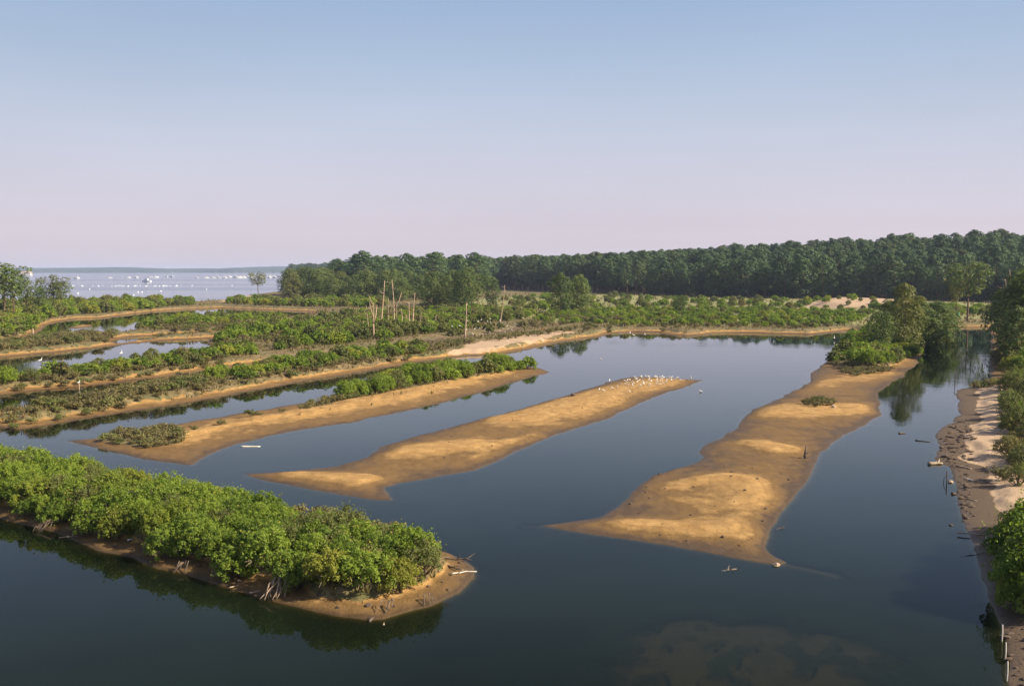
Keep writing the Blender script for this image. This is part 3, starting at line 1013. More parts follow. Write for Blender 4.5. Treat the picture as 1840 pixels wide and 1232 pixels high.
shrub_zone([(950, 582), (1060, 586), (1110, 592), (1180, 593), (1290, 592), (1380, 594), (1460, 595), (1515, 590), (1545, 580), (1570, 566), (1440, 562), (1300, 560), (1100, 561), (1000, 564)], 2.5, 0.5, .9, 10,
           'SHRUB on the marsh along the far lagoon bank', 'shrubs on the marsh', 0.12, 0.12, marsh=.92)
shrub_zone([(940, 566), (1000, 562), (1300, 559), (1570, 562), (1570, 552), (1440, 545), (1300, 541), (1100, 536), (1000, 536), (900, 540)], 6.5, 0.6, 1.4, 11,
           'SHRUB scattered on the grassy marsh before the forest', 'scattered marsh shrubs', 0.4, 0.25, marsh=.5)
shrub_zone([(1492, 662), (1545, 668), (1590, 664), (1635, 648), (1652, 632), (1660, 615), (1640, 604), (1560, 606), (1530, 612), (1508, 640)], 1.9, 0.75, 1.25, 12,
           'SHRUB at the foot of the peninsula pines', 'shrubs on the peninsula', 0.25, 0.12, ('facing the open lagoon', 'above the sand islet', 'facing the narrow channel'), .3)
shrub_zone([(1795, 640), (1850, 640), (1950, 660), (1950, 690), (1800, 684), (1786, 668)], 2.3, 1.0, 1.5, 13,
           'SHRUB under the pines of the right bank', 'shrubs under the bank pines', 0.5, 0.25)
shrub_zone([(1812, 705), (1900, 702), (2050, 760), (2050, 860), (1850, 870), (1822, 800), (1812, 740)], 1.9, 0.8, 1.3, 14,
           'SHRUB bordering the sand of the right bank', 'shrubs on the right bank', 0.6, 0.25)
shrub_zone([(1560, 562), (1700, 570), (1800, 575), (1950, 580), (1950, 560), (1700, 558)], 4.5, 0.9, 1.5, 15,
           'SHRUB behind the end of the narrow channel', 'shrubs behind the channel', 0.4, 0.25)
for px, py, s, ol in [(1868, 1002, 1.5, 0), (1878, 1040, 1.75, 0), (1884, 1075, 1.8, 0), (1905, 985, 1.6, 0), (1930, 1030, 1.9, 0), (1846, 1056, 1.1, 0), (1900, 955, 1.3, 0), (1852, 1085, .95, 0),
                      (1940, 1080, 2.0, 0), (1830, 868, 0.7, 1), (1815, 820, 0.8, 1), (1836, 838, 0.9, 1)]:
    p = G(px, py, .5)
    shrub_list.append((p[0], p[1], float(zat(p)[0]), s, ol, 'large leafy shrub on the right bank that shades the water' if s > 1 else 'small dark shrub at the edge of the pale sand', 'bank edge shrubs'))

shrub_list.sort(key=lambda s: -s[3] / math.hypot(s[0], s[1]))
g = np.random.default_rng(55)
rest = []
first_mid = {}
seen_mid = set()
for i, (x, y, z, s, fam, lab, grp) in enumerate(shrub_list):
    if abs(x) > 0.56 * y + 6:
        continue
    d = math.hypot(x, y)
    if i < 290:
        if d < 130:
            ps = OLIVES[g.integers(3)] if fam == 1 else SHRUBS[g.integers(6)]
            if s > 1.4:
                ps = BIG[g.integers(2)]
        else:
            ps = MID[(0, 4, 6)[fam] + g.integers((4, 2, 3)[fam])]
        spawn('shrub', ps, (x, y, z - 0.04), g.uniform(0, 6.28), (s * g.uniform(.9, 1.12), s * g.uniform(.9, 1.12), s * g.uniform(.85, 1.15)), lab, 'shrub', grp)
    else:
        rest.append((x, y, z - 0.04, s, fam))


def scatter_stuff(name, pts, parts_list, label, cat):
    """one object: points carrying instances of the plants, drawn by geometry nodes.
    pts rows: x y z scale_xy scale_z kind"""
    me = bpy.data.meshes.new(name)
    me.from_pydata([p[:3] for p in pts], [], [])
    gg = np.random.default_rng(len(pts))
    for nm, ty, key, arr in (('rot', 'FLOAT_VECTOR', 'vector', [(0, 0, a) for a in gg.uniform(0, 6.28, len(pts))]),
                             ('scl', 'FLOAT_VECTOR', 'vector', [(p[3], p[3], p[4]) for p in pts])):
        a = me.attributes.new(nm, ty, 'POINT')
        a.data.foreach_set(key, np.array(arr, np.float32).ravel())
    a = me.attributes.new('pick', 'INT', 'POINT')
    a.data.foreach_set('value', np.array([p[5] for p in pts], np.int32))
    o = link(name, me)
    ng = bpy.data.node_groups.new(name, 'GeometryNodeTree')
    ng.interface.new_socket('Geometry', in_out='INPUT', socket_type='NodeSocketGeometry')
    ng.interface.new_socket('Geometry', in_out='OUTPUT', socket_type='NodeSocketGeometry')
    nin, nout = ng.nodes.new('NodeGroupInput'), ng.nodes.new('NodeGroupOutput')
    inst = ng.nodes.new('GeometryNodeInstanceOnPoints')
    inst.inputs['Pick Instance'].default_value = True
    joined = ng.nodes.new('GeometryNodeJoinGeometry')
    for obs in reversed(parts_list):
        j = ng.nodes.new('GeometryNodeJoinGeometry')
        for ob in obs:
            oi = ng.nodes.new('GeometryNodeObjectInfo')
            oi.transform_space = 'ORIGINAL'
            oi.inputs['Object'].default_value = ob
            ng.links.new(oi.outputs['Geometry'], j.inputs[0])
        gi = ng.nodes.new('GeometryNodeGeometryToInstance')
        ng.links.new(j.outputs[0], gi.inputs[0])
        ng.links.new(gi.outputs[0], joined.inputs[0])
    for nm, ty, sock in (('rot', 'FLOAT_VECTOR', 'Rotation'), ('scl', 'FLOAT_VECTOR', 'Scale'), ('pick', 'INT', 'Instance Index')):
        na = ng.nodes.new('GeometryNodeInputNamedAttribute')
        na.data_type = ty
        na.inputs['Name'].default_value = nm
        ng.links.new(na.outputs['Attribute'], inst.inputs[sock])
    ng.links.new(nin.outputs[0], inst.inputs['Points'])
    ng.links.new(joined.outputs[0], inst.inputs['Instance'])
    ng.links.new(inst.outputs[0], nout.inputs[0])
    md = o.modifiers.new('scatter', 'NODES')
    md.node_group = ng
    tag(o, label, cat, kind='stuff')
    return o


# parts that are placed already serve as the pattern for the far masses
def placed(mesh):
    for ob in scene.objects:
        if ob.type == 'MESH' and ob.data == mesh:
            return ob
    return None


pats = []
for ps in MID:
    obs = [placed(me) for _, me in ps]
    if all(obs):
        pats.append((obs, 1 if ps in MID[4:6] else 2 if ps in MID[6:] else 0))
pools = [[i for i, p in enumerate(pats) if p[1] == f_] for f_ in (0, 1, 2)]
pts = []
for (x, y, z, s, fam) in rest:
    pool = pools[fam] or pools[0] or pools[1]
    pts.append((x, y, z, s * g.uniform(0.95, 1.25), s * g.uniform(0.8, 1.15), pool[g.integers(len(pool))]))
if pts:
    scatter_stuff('marsh_shrubs', pts, [p[0] for p in pats], 'mass of green shrubs covering the marsh and far banks', 'shrubs')
print('SHRUBS individual', min(290, len(shrub_list)), 'rest', len(pts))

# ------------------------------------------------------------------ low brown scrub
scrub_list = []


def scrub_zone(poly, spacing, smin, smax, seed, label, group):
    gg = np.random.default_rng(seed)
    P = sample(poly, spacing, seed)
    if len(P):
        for p, zz in zip(P, zat(P)):
            if zz > 0.1:
                scrub_list.append((p[0], p[1], zz, gg.uniform(smin, smax), label, group))


scrub_zone([(163, 789), (200, 800), (262, 808), (318, 802), (330, 792), (296, 775), (230, 778)], 0.75, 0.7, 1.25, 21, 'low brown scrub plant on the tip of the sandy tongue', 'scrub on the tongue tip')
scrub_zone([(548, 737), (640, 722), (640, 712), (590, 713), (555, 720)], 0.95, 0.8, 1.3, 22, 'low brown scrub plant beside the hedge on the sandy tongue', 'scrub beside the hedge')
scrub_zone([(60, 754), (130, 747), (240, 727), (340, 711), (380, 700), (370, 684), (300, 694), (220, 711), (130, 729), (60, 745)], 1.05, 0.9, 1.7, 23, 'low olive brown scrub plant on the western half of the long spit', 'scrub on the long spit')
scrub_zone([(20, 708), (240, 682), (410, 658), (405, 648), (240, 670), (20, 698)], 1.2, 0.8, 1.5, 24, 'low brown scrub plant edging the dyke hedge', 'scrub on the dyke')
scrub_zone([(0, 638), (100, 629), (180, 620), (240, 611), (200, 606), (120, 610), (0, 622)], 1.8, 1.2, 2.2, 25, 'low brown scrub plant on the bank before the far pond', 'scrub on the far bank')
scrub_zone([(-20, 766), (60, 766), (150, 750), (300, 724), (300, 716), (130, 738), (40, 750), (-20, 752)], 1.5, .7, 1.4, 38, 'low olive scrub plant at the western end of the long spit', 'scrub on the spit end')
scrub_zone([(0, 640), (240, 613), (370, 604), (370, 601), (240, 607), (0, 630)], 2.0, 1.0, 1.8, 39, 'low scrub plant on the bank between the bird pond and the far pond', 'scrub between the ponds')
scrub_zone([(1080, 601), (1200, 598), (1300, 595), (1460, 598), (1515, 592), (1500, 588), (1300, 589), (1100, 592)], 3.0, 1.0, 1.8, 40, 'low brown scrub plant on the far lagoon bank before the marsh shrubs', 'scrub on the far lagoon bank')
scrub_zone([(230, 884), (350, 912), (470, 925), (540, 938), (620, 945), (720, 975), (790, 1000), (720, 1008), (620, 984), (470, 950), (350, 922), (230, 888)], .8, .7, 1.2, 41, 'low brown scrub plant behind the shrubs of the overgrown islet', 'scrub behind the islet shrubs')
scrub_zone([(240, 608), (330, 603), (430, 597), (520, 584), (500, 580), (400, 586), (300, 596)], 2.0, 1.2, 2.0, 35, 'low brown scrub plant on the narrow bank of the far pond', 'scrub on the narrow bank')
scrub_zone([(390, 630), (470, 624), (600, 605), (700, 590), (640, 585), (520, 605)], 2.2, 1.2, 2.2, 36, 'low brown scrub plant between the pond point and the thicket', 'scrub by the thicket')
scrub_zone([(340, 714), (450, 696), (620, 667), (760, 646), (750, 642), (600, 664), (450, 691)], 1.5, .9, 1.6, 37, 'low brown scrub plant on the shore side of the long spit hedge', 'scrub along the long spit hedge')
scrub_zone([(1440, 738), (1470, 740), (1505, 737), (1500, 727), (1475, 722), (1440, 730)], 0.85, 0.6, 1.2, 26, 'dark low tuft in the small clump on the sand islet', 'clump on the sand islet')
scrub_zone([(1488, 668), (1540, 680), (1590, 674), (1600, 668), (1560, 668), (1500, 660)], 1.0, 0.8, 1.3, 27, 'low brown scrub plant before the shrubs of the peninsula', 'scrub on the peninsula')
scrub_zone([(1740, 700), (1790, 702), (1800, 692), (1760, 690)], 1.0, 0.9, 1.3, 28, 'low dark scrub plant by the tip of the right bank', 'scrub on the right bank tip')
scrub_zone([(1798, 742), (1840, 745), (1860, 800), (1840, 850), (1820, 850), (1808, 790)], 1.25, 0.9, 1.6, 29, 'low dark scrub plant along the pale sand of the right bank', 'scrub along the pale sand')
scrub_zone([(700, 650), (800, 637), (850, 626), (845, 621), (780, 627), (700, 640)], 1.9, 1.0, 1.8, 30, 'low brown scrub plant beside the pale track', 'scrub beside the track')
scrub_zone([(890, 622), (960, 612), (1075, 598), (1060, 594), (960, 606), (900, 616)], 2.2, 1.1, 1.8, 31, 'brown scrub plant in the fringe before the track', 'scrub along the track')
scrub_zone([(930, 595), (1040, 585), (1110, 588), (1110, 580), (1000, 577), (940, 586)], 2.8, 1.2, 2.2, 32, 'brown scrub plant on the flat behind the track', 'scrub behind the track')
for px, py, s, lab in [(347, 773, .8, 'single dark scrub tuft standing alone on the sandy tongue'), (396, 761, .8, 'lone dark tuft beside the grassy patch on the sandy tongue'),
                       (450, 748, .9, 'dark tuft at the edge of the grassy patch on the tongue'), (462, 746, .8, 'dark tuft in the grassy patch on the sandy tongue'), (507, 741, .6, 'tiny tuft between grassy patch and hedge on the tongue'),
                       (24, 764, .9, 'dark tuft at the west end of the long spit'), (22, 756, .8, 'dark bush beside the west end of the long spit'), (547, 735, 1.0, 'round tuft at the western end of the tongue hedge'),
                       (1020, 596, 1.4, 'dark tuft by the pale track'), (1800, 862, 1.3, 'brown tuft on the pale sand of the right bank')]:
    p = G(px, py, .3)
    scrub_list.append((p[0], p[1], float(zat(p)[0]), s, lab, None))
scrub_list.sort(key=lambda s: -s[3] / math.hypot(s[0], s[1]) - (0 if s[5] else 9))
srest = []
for i, (x, y, z, s, lab, grp) in enumerate(scrub_list):
    if i < 285:
        spawn('scrub_plant', SCRUBS[g.integers(5)], (x, y, z - 0.03), g.uniform(0, 6.28), (s * 1.15, s * 1.15, s * g.uniform(.8, 1.1)), lab, 'scrub', grp)
    else:
        srest.append((x, y, z - 0.03, s * 1.15, s, int(g.integers(5))))
if srest:
    scatter_stuff('marsh_scrub', srest, [[placed(me) for _, me in ps] for ps in SCRUBS], 'mass of low brown scrub on the far banks', 'scrub')
print('SCRUB', len(scrub_list))

# ------------------------------------------------------------------ grass and glasswort between the plants
gr_ = np.random.default_rng(808)


def blades(P, Z, hgt, nb, mb_seed):
    n = len(P)
    base = np.repeat(np.column_stack([P, Z - .03]), nb, 0)
    h_ = np.repeat(hgt, nb) * gr_.uniform(.5, 1.2, n * nb)
    a_ = gr_.uniform(0, 6.283, n * nb)
    off = np.column_stack([np.cos(a_), np.sin(a_), np.zeros(n * nb)])
    b0 = base + off * (h_ * gr_.uniform(0, .7, n * nb))[:, None]
    tip = b0 + off * (h_ * .35)[:, None] + np.array((0, 0, 1.0)) * h_[:, None]
    side = np.column_stack([-np.sin(a_), np.cos(a_), np.zeros(n * nb)]) * (h_ * .16)[:, None]
    mid = (b0 + tip) / 2 + off * (h_ * -.06)[:, None]
    tint_ = np.repeat(np.clip(.35 + .9 * fnoise(P[:, 0], P[:, 1], 6.0, 66) + gr_.normal(0, .12, n), .02, 1), nb)
    q = np.stack([b0 - side * .5, b0 + side * .5, mid + side, mid - side], 1), np.stack([mid - side, mid + side, tip + side * .2, tip - side * .2], 1)
    m_ = MB()
    m_.quads(q[0], tint_)
    m_.quads(q[1], tint_)
    return m_


cand = np.column_stack([gr_.uniform(-60, 1900, 90000), gr_.uniform(529, 800, 90000)])
cand = np.concatenate([cand, np.column_stack([gr_.uniform(-100, 860, 9000), gr_.uniform(800, 1110, 9000)])])
dx_, dz_ = cand[:, 0] - 920, 616 - cand[:, 1]
tt = (0.5 - CAM_H) / (-FPX * SP + dz_ * CP)
GPts = np.column_stack([dx_ * tt, (FPX * CP + dz_ * SP) * tt])
gz, ga = terrain(GPts)
want = np.clip(np.maximum(ga['veg'], ga['grass'] * .9) * 1.2 - ga['pale'] * 2 - ga['mud'] * 1.5, 0, 1)
want = np.where((sdf(GPts, ISL_B) > 0) & (want < .45), want * .25, want)
keep = (gz > .16) & (gr_.random(len(gz)) < want) & (sdf(GPts, FOREST) < 6) & (gr_.random(len(gz)) < .62)
GPts, gz = GPts[keep], gz[keep]
gd = np.hypot(GPts[:, 0], GPts[:, 1])
mb = blades(GPts, gz, gr_.uniform(.11, .27, len(gz)) * (.8 + gd / 170), 5, 1)
tag(link('marsh_grass', mb.mesh('marsh_grass', M['grass'])), 'straw coloured grass and glasswort covering the dykes and marsh', 'grass', kind='stuff')
print('GRASS', len(gz))

# ------------------------------------------------------------------ pines


def pine(px, py, H, fam, label, group, baseH, wide=1.0, name='pine_tree'):
    p = G(px, py, 0.6)
    z = float(zat(p)[0])
    s = H / baseH
    spawn(name, fam[g.integers(len(fam))], (p[0], p[1], z - 0.1), g.uniform(0, 6.28), (s * wide, s * wide, s), label, 'pine', group)


# forest front and depth
ind_p, far_p = [], []
g2 = np.random.default_rng(91)
FPOLY = [(2150, 556), (1840, 547), (1600, 542), (1340, 538), (1200, 534), (1080, 529), (960, 525), (880, 519), (800, 516), (740, 513), (740, 504), (900, 506), (1100, 509), (1400, 513), (1840, 517), (2150, 519)]
FP = sample(FPOLY, 5.8, 61)
sf = sdf(FP, FOREST)
fz = zat(FP)
order = np.argsort(np.hypot(FP[:, 0], FP[:, 1]))
for i in order:
    x, y = FP[i]
    if abs(x) > 0.6 * y:
        continue
    (ind_p if len(ind_p) < 110 and sf[i] < 26 else far_p).append((x, y, fz[i], sf[i]))
lab_edge = 'tall dark pine on the forest front edge'
for (x, y, z, s_) in ind_p:
    fam = EDGE if s_ < 12 and g2.random() < 0.75 else PINES
    s = g2.uniform(0.72, 1.15)
    spawn('pine_tree', fam[g2.integers(len(fam))], (x, y, z - 0.1), g2.uniform(0, 6.28), (s * g2.uniform(.9, 1.15),) * 2 + (s,), lab_edge + (' behind the bare pale dune' if 1440 < 920 + FPX * x / y < 1600 else ' beyond the narrow channel' if 920 + FPX * x / y >= 1600 else ' behind the grassy marsh' if 920 + FPX * x / y > 1090 else ' behind the pair of mirrored pines'), 'pine', 'pines on the forest edge')
# promontory far up the coast
PP = sample([(520, 499), (560, 500.5), (640, 502), (800, 503), (860, 502), (860, 497.5), (640, 496.5), (540, 496.5)], 13, 62)
far2 = [(x, y, 1.5, 0) for x, y in PP]
# grove beyond the pond
for k_, (poly, sp, hmin, hmax, fam, bh, lab, grp) in enumerate([
    ([(600, 532), (720, 535), (860, 533), (880, 520), (700, 516), (600, 517)], 11, 13.5, 21, PINES, 17.5, 'tall pine in the grove behind the dead trees', 'grove behind the dead trees'),
    ([(600, 541), (760, 545), (770, 536), (600, 533)], 9.5, 8, 12, STOUT, 10, 'bushy pine at the front of the central grove', 'front of the central grove'),
    ([(512, 539), (600, 542), (600, 532), (570, 528), (520, 532)], 8.0, 8.5, 13, STOUT, 10, 'bushy pine at the western end of the grove by the bay', 'western end of the grove')]):
    for p in sample(poly, sp, 70 + k_):
        s = g2.uniform(hmin, hmax) / bh
        spawn('pine_tree', fam[g2.integers(len(fam))], (p[0], p[1], float(zat(p)[0]) - .1), g2.uniform(0, 6.28), (s * g2.uniform(1.05, 1.5),) * 2 + (s,), lab, 'pine', grp)
for px, py, top, fam, bh, w in [(772, 557, 492, STOUT, 10, .85), (800, 556, 497, STOUT, 10, .9), (832, 558, 490, STOUT, 10, 1.0), (858, 556, 494, FLATS, 11, 1.1), (845, 548, 484, STOUT, 10, 1.05), (815, 550, 488, STOUT, 10, 1.1), (790, 548, 490, STOUT, 10, .9), (885, 550, 500, STOUT, 10, .8)]:
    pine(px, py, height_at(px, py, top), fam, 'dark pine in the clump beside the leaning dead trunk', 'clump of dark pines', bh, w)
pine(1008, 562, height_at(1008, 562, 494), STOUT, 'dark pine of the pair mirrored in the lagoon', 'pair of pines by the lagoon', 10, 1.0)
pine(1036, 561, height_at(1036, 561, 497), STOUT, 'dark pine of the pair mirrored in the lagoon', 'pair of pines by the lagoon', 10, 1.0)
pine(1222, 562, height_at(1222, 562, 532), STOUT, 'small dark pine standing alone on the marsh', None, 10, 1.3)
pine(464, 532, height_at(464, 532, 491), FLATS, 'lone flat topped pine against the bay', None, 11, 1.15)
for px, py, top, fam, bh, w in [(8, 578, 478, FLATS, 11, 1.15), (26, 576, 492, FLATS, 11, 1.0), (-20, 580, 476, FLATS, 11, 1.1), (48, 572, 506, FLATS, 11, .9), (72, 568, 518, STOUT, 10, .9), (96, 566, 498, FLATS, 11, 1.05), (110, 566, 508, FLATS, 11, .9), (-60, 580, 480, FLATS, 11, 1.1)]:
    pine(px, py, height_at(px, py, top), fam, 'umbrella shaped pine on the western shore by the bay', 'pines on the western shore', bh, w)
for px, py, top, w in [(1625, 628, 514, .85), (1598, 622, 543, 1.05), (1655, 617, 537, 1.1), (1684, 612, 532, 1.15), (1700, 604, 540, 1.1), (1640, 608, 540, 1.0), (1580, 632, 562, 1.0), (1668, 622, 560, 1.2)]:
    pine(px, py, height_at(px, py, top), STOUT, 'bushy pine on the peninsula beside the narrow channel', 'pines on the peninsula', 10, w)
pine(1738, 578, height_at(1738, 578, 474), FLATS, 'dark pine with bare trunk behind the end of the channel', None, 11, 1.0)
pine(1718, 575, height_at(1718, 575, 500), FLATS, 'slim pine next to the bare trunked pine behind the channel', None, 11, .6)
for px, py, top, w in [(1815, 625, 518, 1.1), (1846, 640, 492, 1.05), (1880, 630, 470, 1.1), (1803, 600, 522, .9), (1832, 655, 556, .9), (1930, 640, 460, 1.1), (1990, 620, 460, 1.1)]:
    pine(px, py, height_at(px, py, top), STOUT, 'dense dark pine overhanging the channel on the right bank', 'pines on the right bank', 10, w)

pp = [placed(me) for me in ()]
ppats = [[placed(me) for _, me in ps] for ps in PINES]
ppats = [p for p in ppats if all(p)]
fpts = [(x, y, z - .1, s * w, s, int(g2.integers(len(ppats)))) for (x, y, z, _), s, w in zip(far_p, g2.uniform(.72, 1.22, len(far_p)), g2.uniform(.95, 1.2, len(far_p)))]
fpts += [(x, y, z, s * 1.7, s, int(g2.integers(len(ppats)))) for (x, y, z, _), s in zip(far2, g2.uniform(.95, 1.3, len(far2)))]
scatter_stuff('pine_forest', fpts, ppats, 'dense dark pine forest rising behind the marsh', 'forest')
print('FOREST', len(ind_p), len(fpts))

# ------------------------------------------------------------------ dead trees


def make_snag(seed, h, r, forks, lean=0.0, twigs=5):
    gg = np.random.default_rng(seed)
    tr, br = MB(), MB()
    ts = np.linspace(0, 1, 7)
    pts = np.array([(lean * h * t + 0.02 * h * math.sin(3 * t + seed), 0.015 * h * math.cos(4 * t + seed), -0.3 + (h + .3) * t) for t in ts])
    tr.tube(pts, r * (1 - 0.7 * ts), 8)
    for (t, dx, dz, rr_) in forks:
        b = np.array([np.interp(t, ts, pts[:, j]) for j in range(3)])
        e = b + np.array((dx * h, gg.normal(0, .05) * h, dz * h))
        br.tube([b, (b + e) / 2 + np.array((dx * .12 * h, 0, -0.02 * h)), e], [r * rr_, r * rr_ * .75, r * .12], 6)
    for i in range(twigs):
        t = gg.uniform(.35, .97)
        b = np.array([np.interp(t, ts, pts[:, j]) for j in range(3)])
        a = gg.uniform(0, 6.28)
        L = h * gg.uniform(.05, .16)
        br.tube([b, b + np.array((math.cos(a) * L, math.sin(a) * L, gg.uniform(-.1, .35) * L))], [r * .22, r * .06], 4)
    out = [('trunk', tr.mesh('dead_trunk', M['deadwood'], True))]
    if br.f:
        out.append(('branch', br.mesh('dead_branch', M['deadwood'], True)))
    return out


for i, (px, py, top, r, forks, lean, tw, lab) in enumerate([
    (673, 611, 548, .19, [(.45, .10, .50, .8), (.60, -.10, .46, .6), (.9, -.12, .3, .4)], -.02, 9, 'forked bleached dead tree standing nearest the water below the grove'),
    (686, 592, 510, .20, [(.75, -.09, .06, .3)], .05, 4, 'tall straight bleached dead trunk beside the forked dead tree'),
    (709, 590, 508, .20, [(.42, .17, .34, .6), (.85, .06, .0, .2)], -.06, 6, 'dead tree with a long bare branch rising to the right'),
    (722, 588, 557, .16, [], 0, 0, 'short broken dead stump between the tall dead trunks'),
    (731, 586, 568, .18, [(.6, -.1, .35, .5)], 0, 1, 'very short pale dead stump beside the broken trunk'),
    (736, 592, 547, .17, [(.97, -.22, .12, .5)], 0, 2, 'dead trunk with its top branch pointing left'),
    (742, 594, 530, .17, [(.9, -.05, .1, .3)], .06, 3, 'slender leaning dead trunk at the eastern side of the dead group'),
    (783, 588, 569, .15, [], 0, 0, 'lone short orange brown stump in the shrubs'),
    (836, 602, 545, .19, [(.95, .02, .12, .4)], .02, 2, 'single pale dead trunk rising from the bank by the white birds'),
    (897, 585, 517, .15, [(.8, .04, .1, .3)], .14, 5, 'thin dead trunk leaning to the right above the shrubs'),
    (662, 603, 552, .09, [(.6, -.12, .3, .6), (.8, .1, .2, .5)], -.05, 8, 'thin twiggy dead stem next to the forked dead tree'),
    (698, 594, 540, .10, [(.5, .12, .3, .6)], .03, 5, 'slim dead stem between the two tallest dead trunks'),
    (715, 594, 551, .09, [(.7, -.1, .22, .6)], -.04, 5, 'slim broken dead stem right of the branched dead tree'),
    (754, 596, 562, .09, [(.6, .1, .2, .6)], .08, 5, 'low dead stem leaning toward the dark pines'),
    (651, 597, 578, .12, [(.4, .15, .4, .6)], .1, 2, 'small crooked dead stem west of the dead group'),
    (1806, 588, 505, .16, [(.8, -.2, .05, .2), (.55, -.2, .02, .2)], -.04, 12, 'grey dead pine with stubby twigs on the right bank'),
    (1813, 580, 490, .17, [(.7, .12, .1, .3), (.5, .1, .12, .3)], -.01, 12, 'taller bleached dead pine in front of the dark forest edge')]):
    p = G(px, py, .6)
    h = height_at(px, py, top)
    spawn('dead_tree', make_snag(500 + i, h, r, forks, lean, tw), (p[0], p[1], float(zat(p)[0])), 0, 1, lab, 'dead tree', None)


# ------------------------------------------------------------------ driftwood, posts, stones
def wood_mesh(seed, L, r, subs=2, crook=0.12, mat='deadwood'):
    """a fallen limb lying along x, tapered and crooked, with side limbs"""
    gg = np.random.default_rng(seed)
    mb = MB()
    ts = np.linspace(0, 1, 6)
    pts = np.array([(L * (t - .5), gg.normal(0, crook * L * .4) * (0.2 + t), r * .6 + abs(gg.normal(0, crook * L * .35)) * t) for t in ts])
    mb.tube(pts, r * (1 - .6 * ts), 7)
    for i in range(subs):
        t = gg.uniform(.3, .85)
        b = np.array([np.interp(t, ts, pts[:, j]) for j in range(3)])
        e = b + np.array((gg.uniform(.1, .35) * L, gg.uniform(-.3, .3) * L, gg.uniform(.0, .25) * L))
        mb.tube([b, (b + e) / 2 + gg.normal(0, .03 * L, 3), e], [r * .55, r * .4, r * .12], 5)
    return mb.mesh('driftwood', M[mat], True)


def root_mesh(seed, size, n=9, mat='deadwood'):
    """washed out roots: crooked prongs side by side, leaning from the bank top down to the mud"""
    gg = np.random.default_rng(seed)
    mb = MB()
    for i in range(n):
        x0 = (i / max(n - 1, 1) - .5) * size * .9 + gg.normal(0, .05 * size)
        L = size * gg.uniform(.5, 1.05)
        lean = gg.normal(-.25, .22)
        top_ = np.array((x0 * .75, .25 * size, size * gg.uniform(.45, .65)))
        end = np.array((x0 + lean * L, .25 * size - L, gg.uniform(-.06, .05) * size))
        m1 = top_ * .65 + end * .35 + np.array((gg.normal(0, .05), 0, .10)) * size
        m2 = top_ * .3 + end * .7 + np.array((gg.normal(0, .06), 0, .06)) * size
        k = gg.uniform(.6, 1.2)
        mb.tube([top_, m1, m2, end], np.array([.040, .034, .026, .014]) * size * k, 5)
        if gg.random() < .5:
            mb.tube([m2, m2 + np.array((gg.normal(0, .18), -.12, gg.uniform(-.1, .12))) * size], np.array([.02, .008]) * size, 4)
    return mb.mesh('root', M[mat], True)


def stone_mesh(seed, mat):
    gg = np.random.default_rng(seed)
    mb = MB()
    nu, nv = 8, 5
    v = [(0, 0, -.5)]
    for j in range(1, nv):
        ph = math.pi * j / nv - math.pi / 2
        for i in range(nu):
            th = 2 * math.pi * i / nu
            k = gg.uniform(.72, 1.15)
            v.append((math.cos(ph) * math.cos(th) * .62 * k, math.cos(ph) * math.sin(th) * .5 * k, math.sin(ph) * .42 * k))
    v.append((0, 0, .42))
    f = [(0, 1 + (i + 1) % nu, 1 + i) for i in range(nu)]
    for j in range(nv - 2):
        for i in range(nu):
            a, b = 1 + j * nu + i, 1 + j * nu + (i + 1) % nu
            f.append((a, b, b + nu, a + nu))
    last = len(v) - 1
    f += [(last, last - nu + i, last - nu + (i + 1) % nu) for i in range(nu)]
    mb.add(v, f)
    return mb.mesh('stone', M[mat])


CLODS = [stone_mesh(600 + i, 'clod') for i in range(5)]
STONES = [stone_mesh(620 + i, 'stone') for i in range(4)]


def put(name, me, px, py, rotz, label, cat, group=None, scale=1.0, dz=0.0, z=None, tilt=(0, 0)):
    p = G(px, py, .1)
    zz = float(zat(p)[0]) if z is None else z
    o = link(name, me, None, (p[0], p[1], max(zz, -.05) + dz), (tilt[0], tilt[1], rotz), scale)
    return tag(o, label, cat, group)


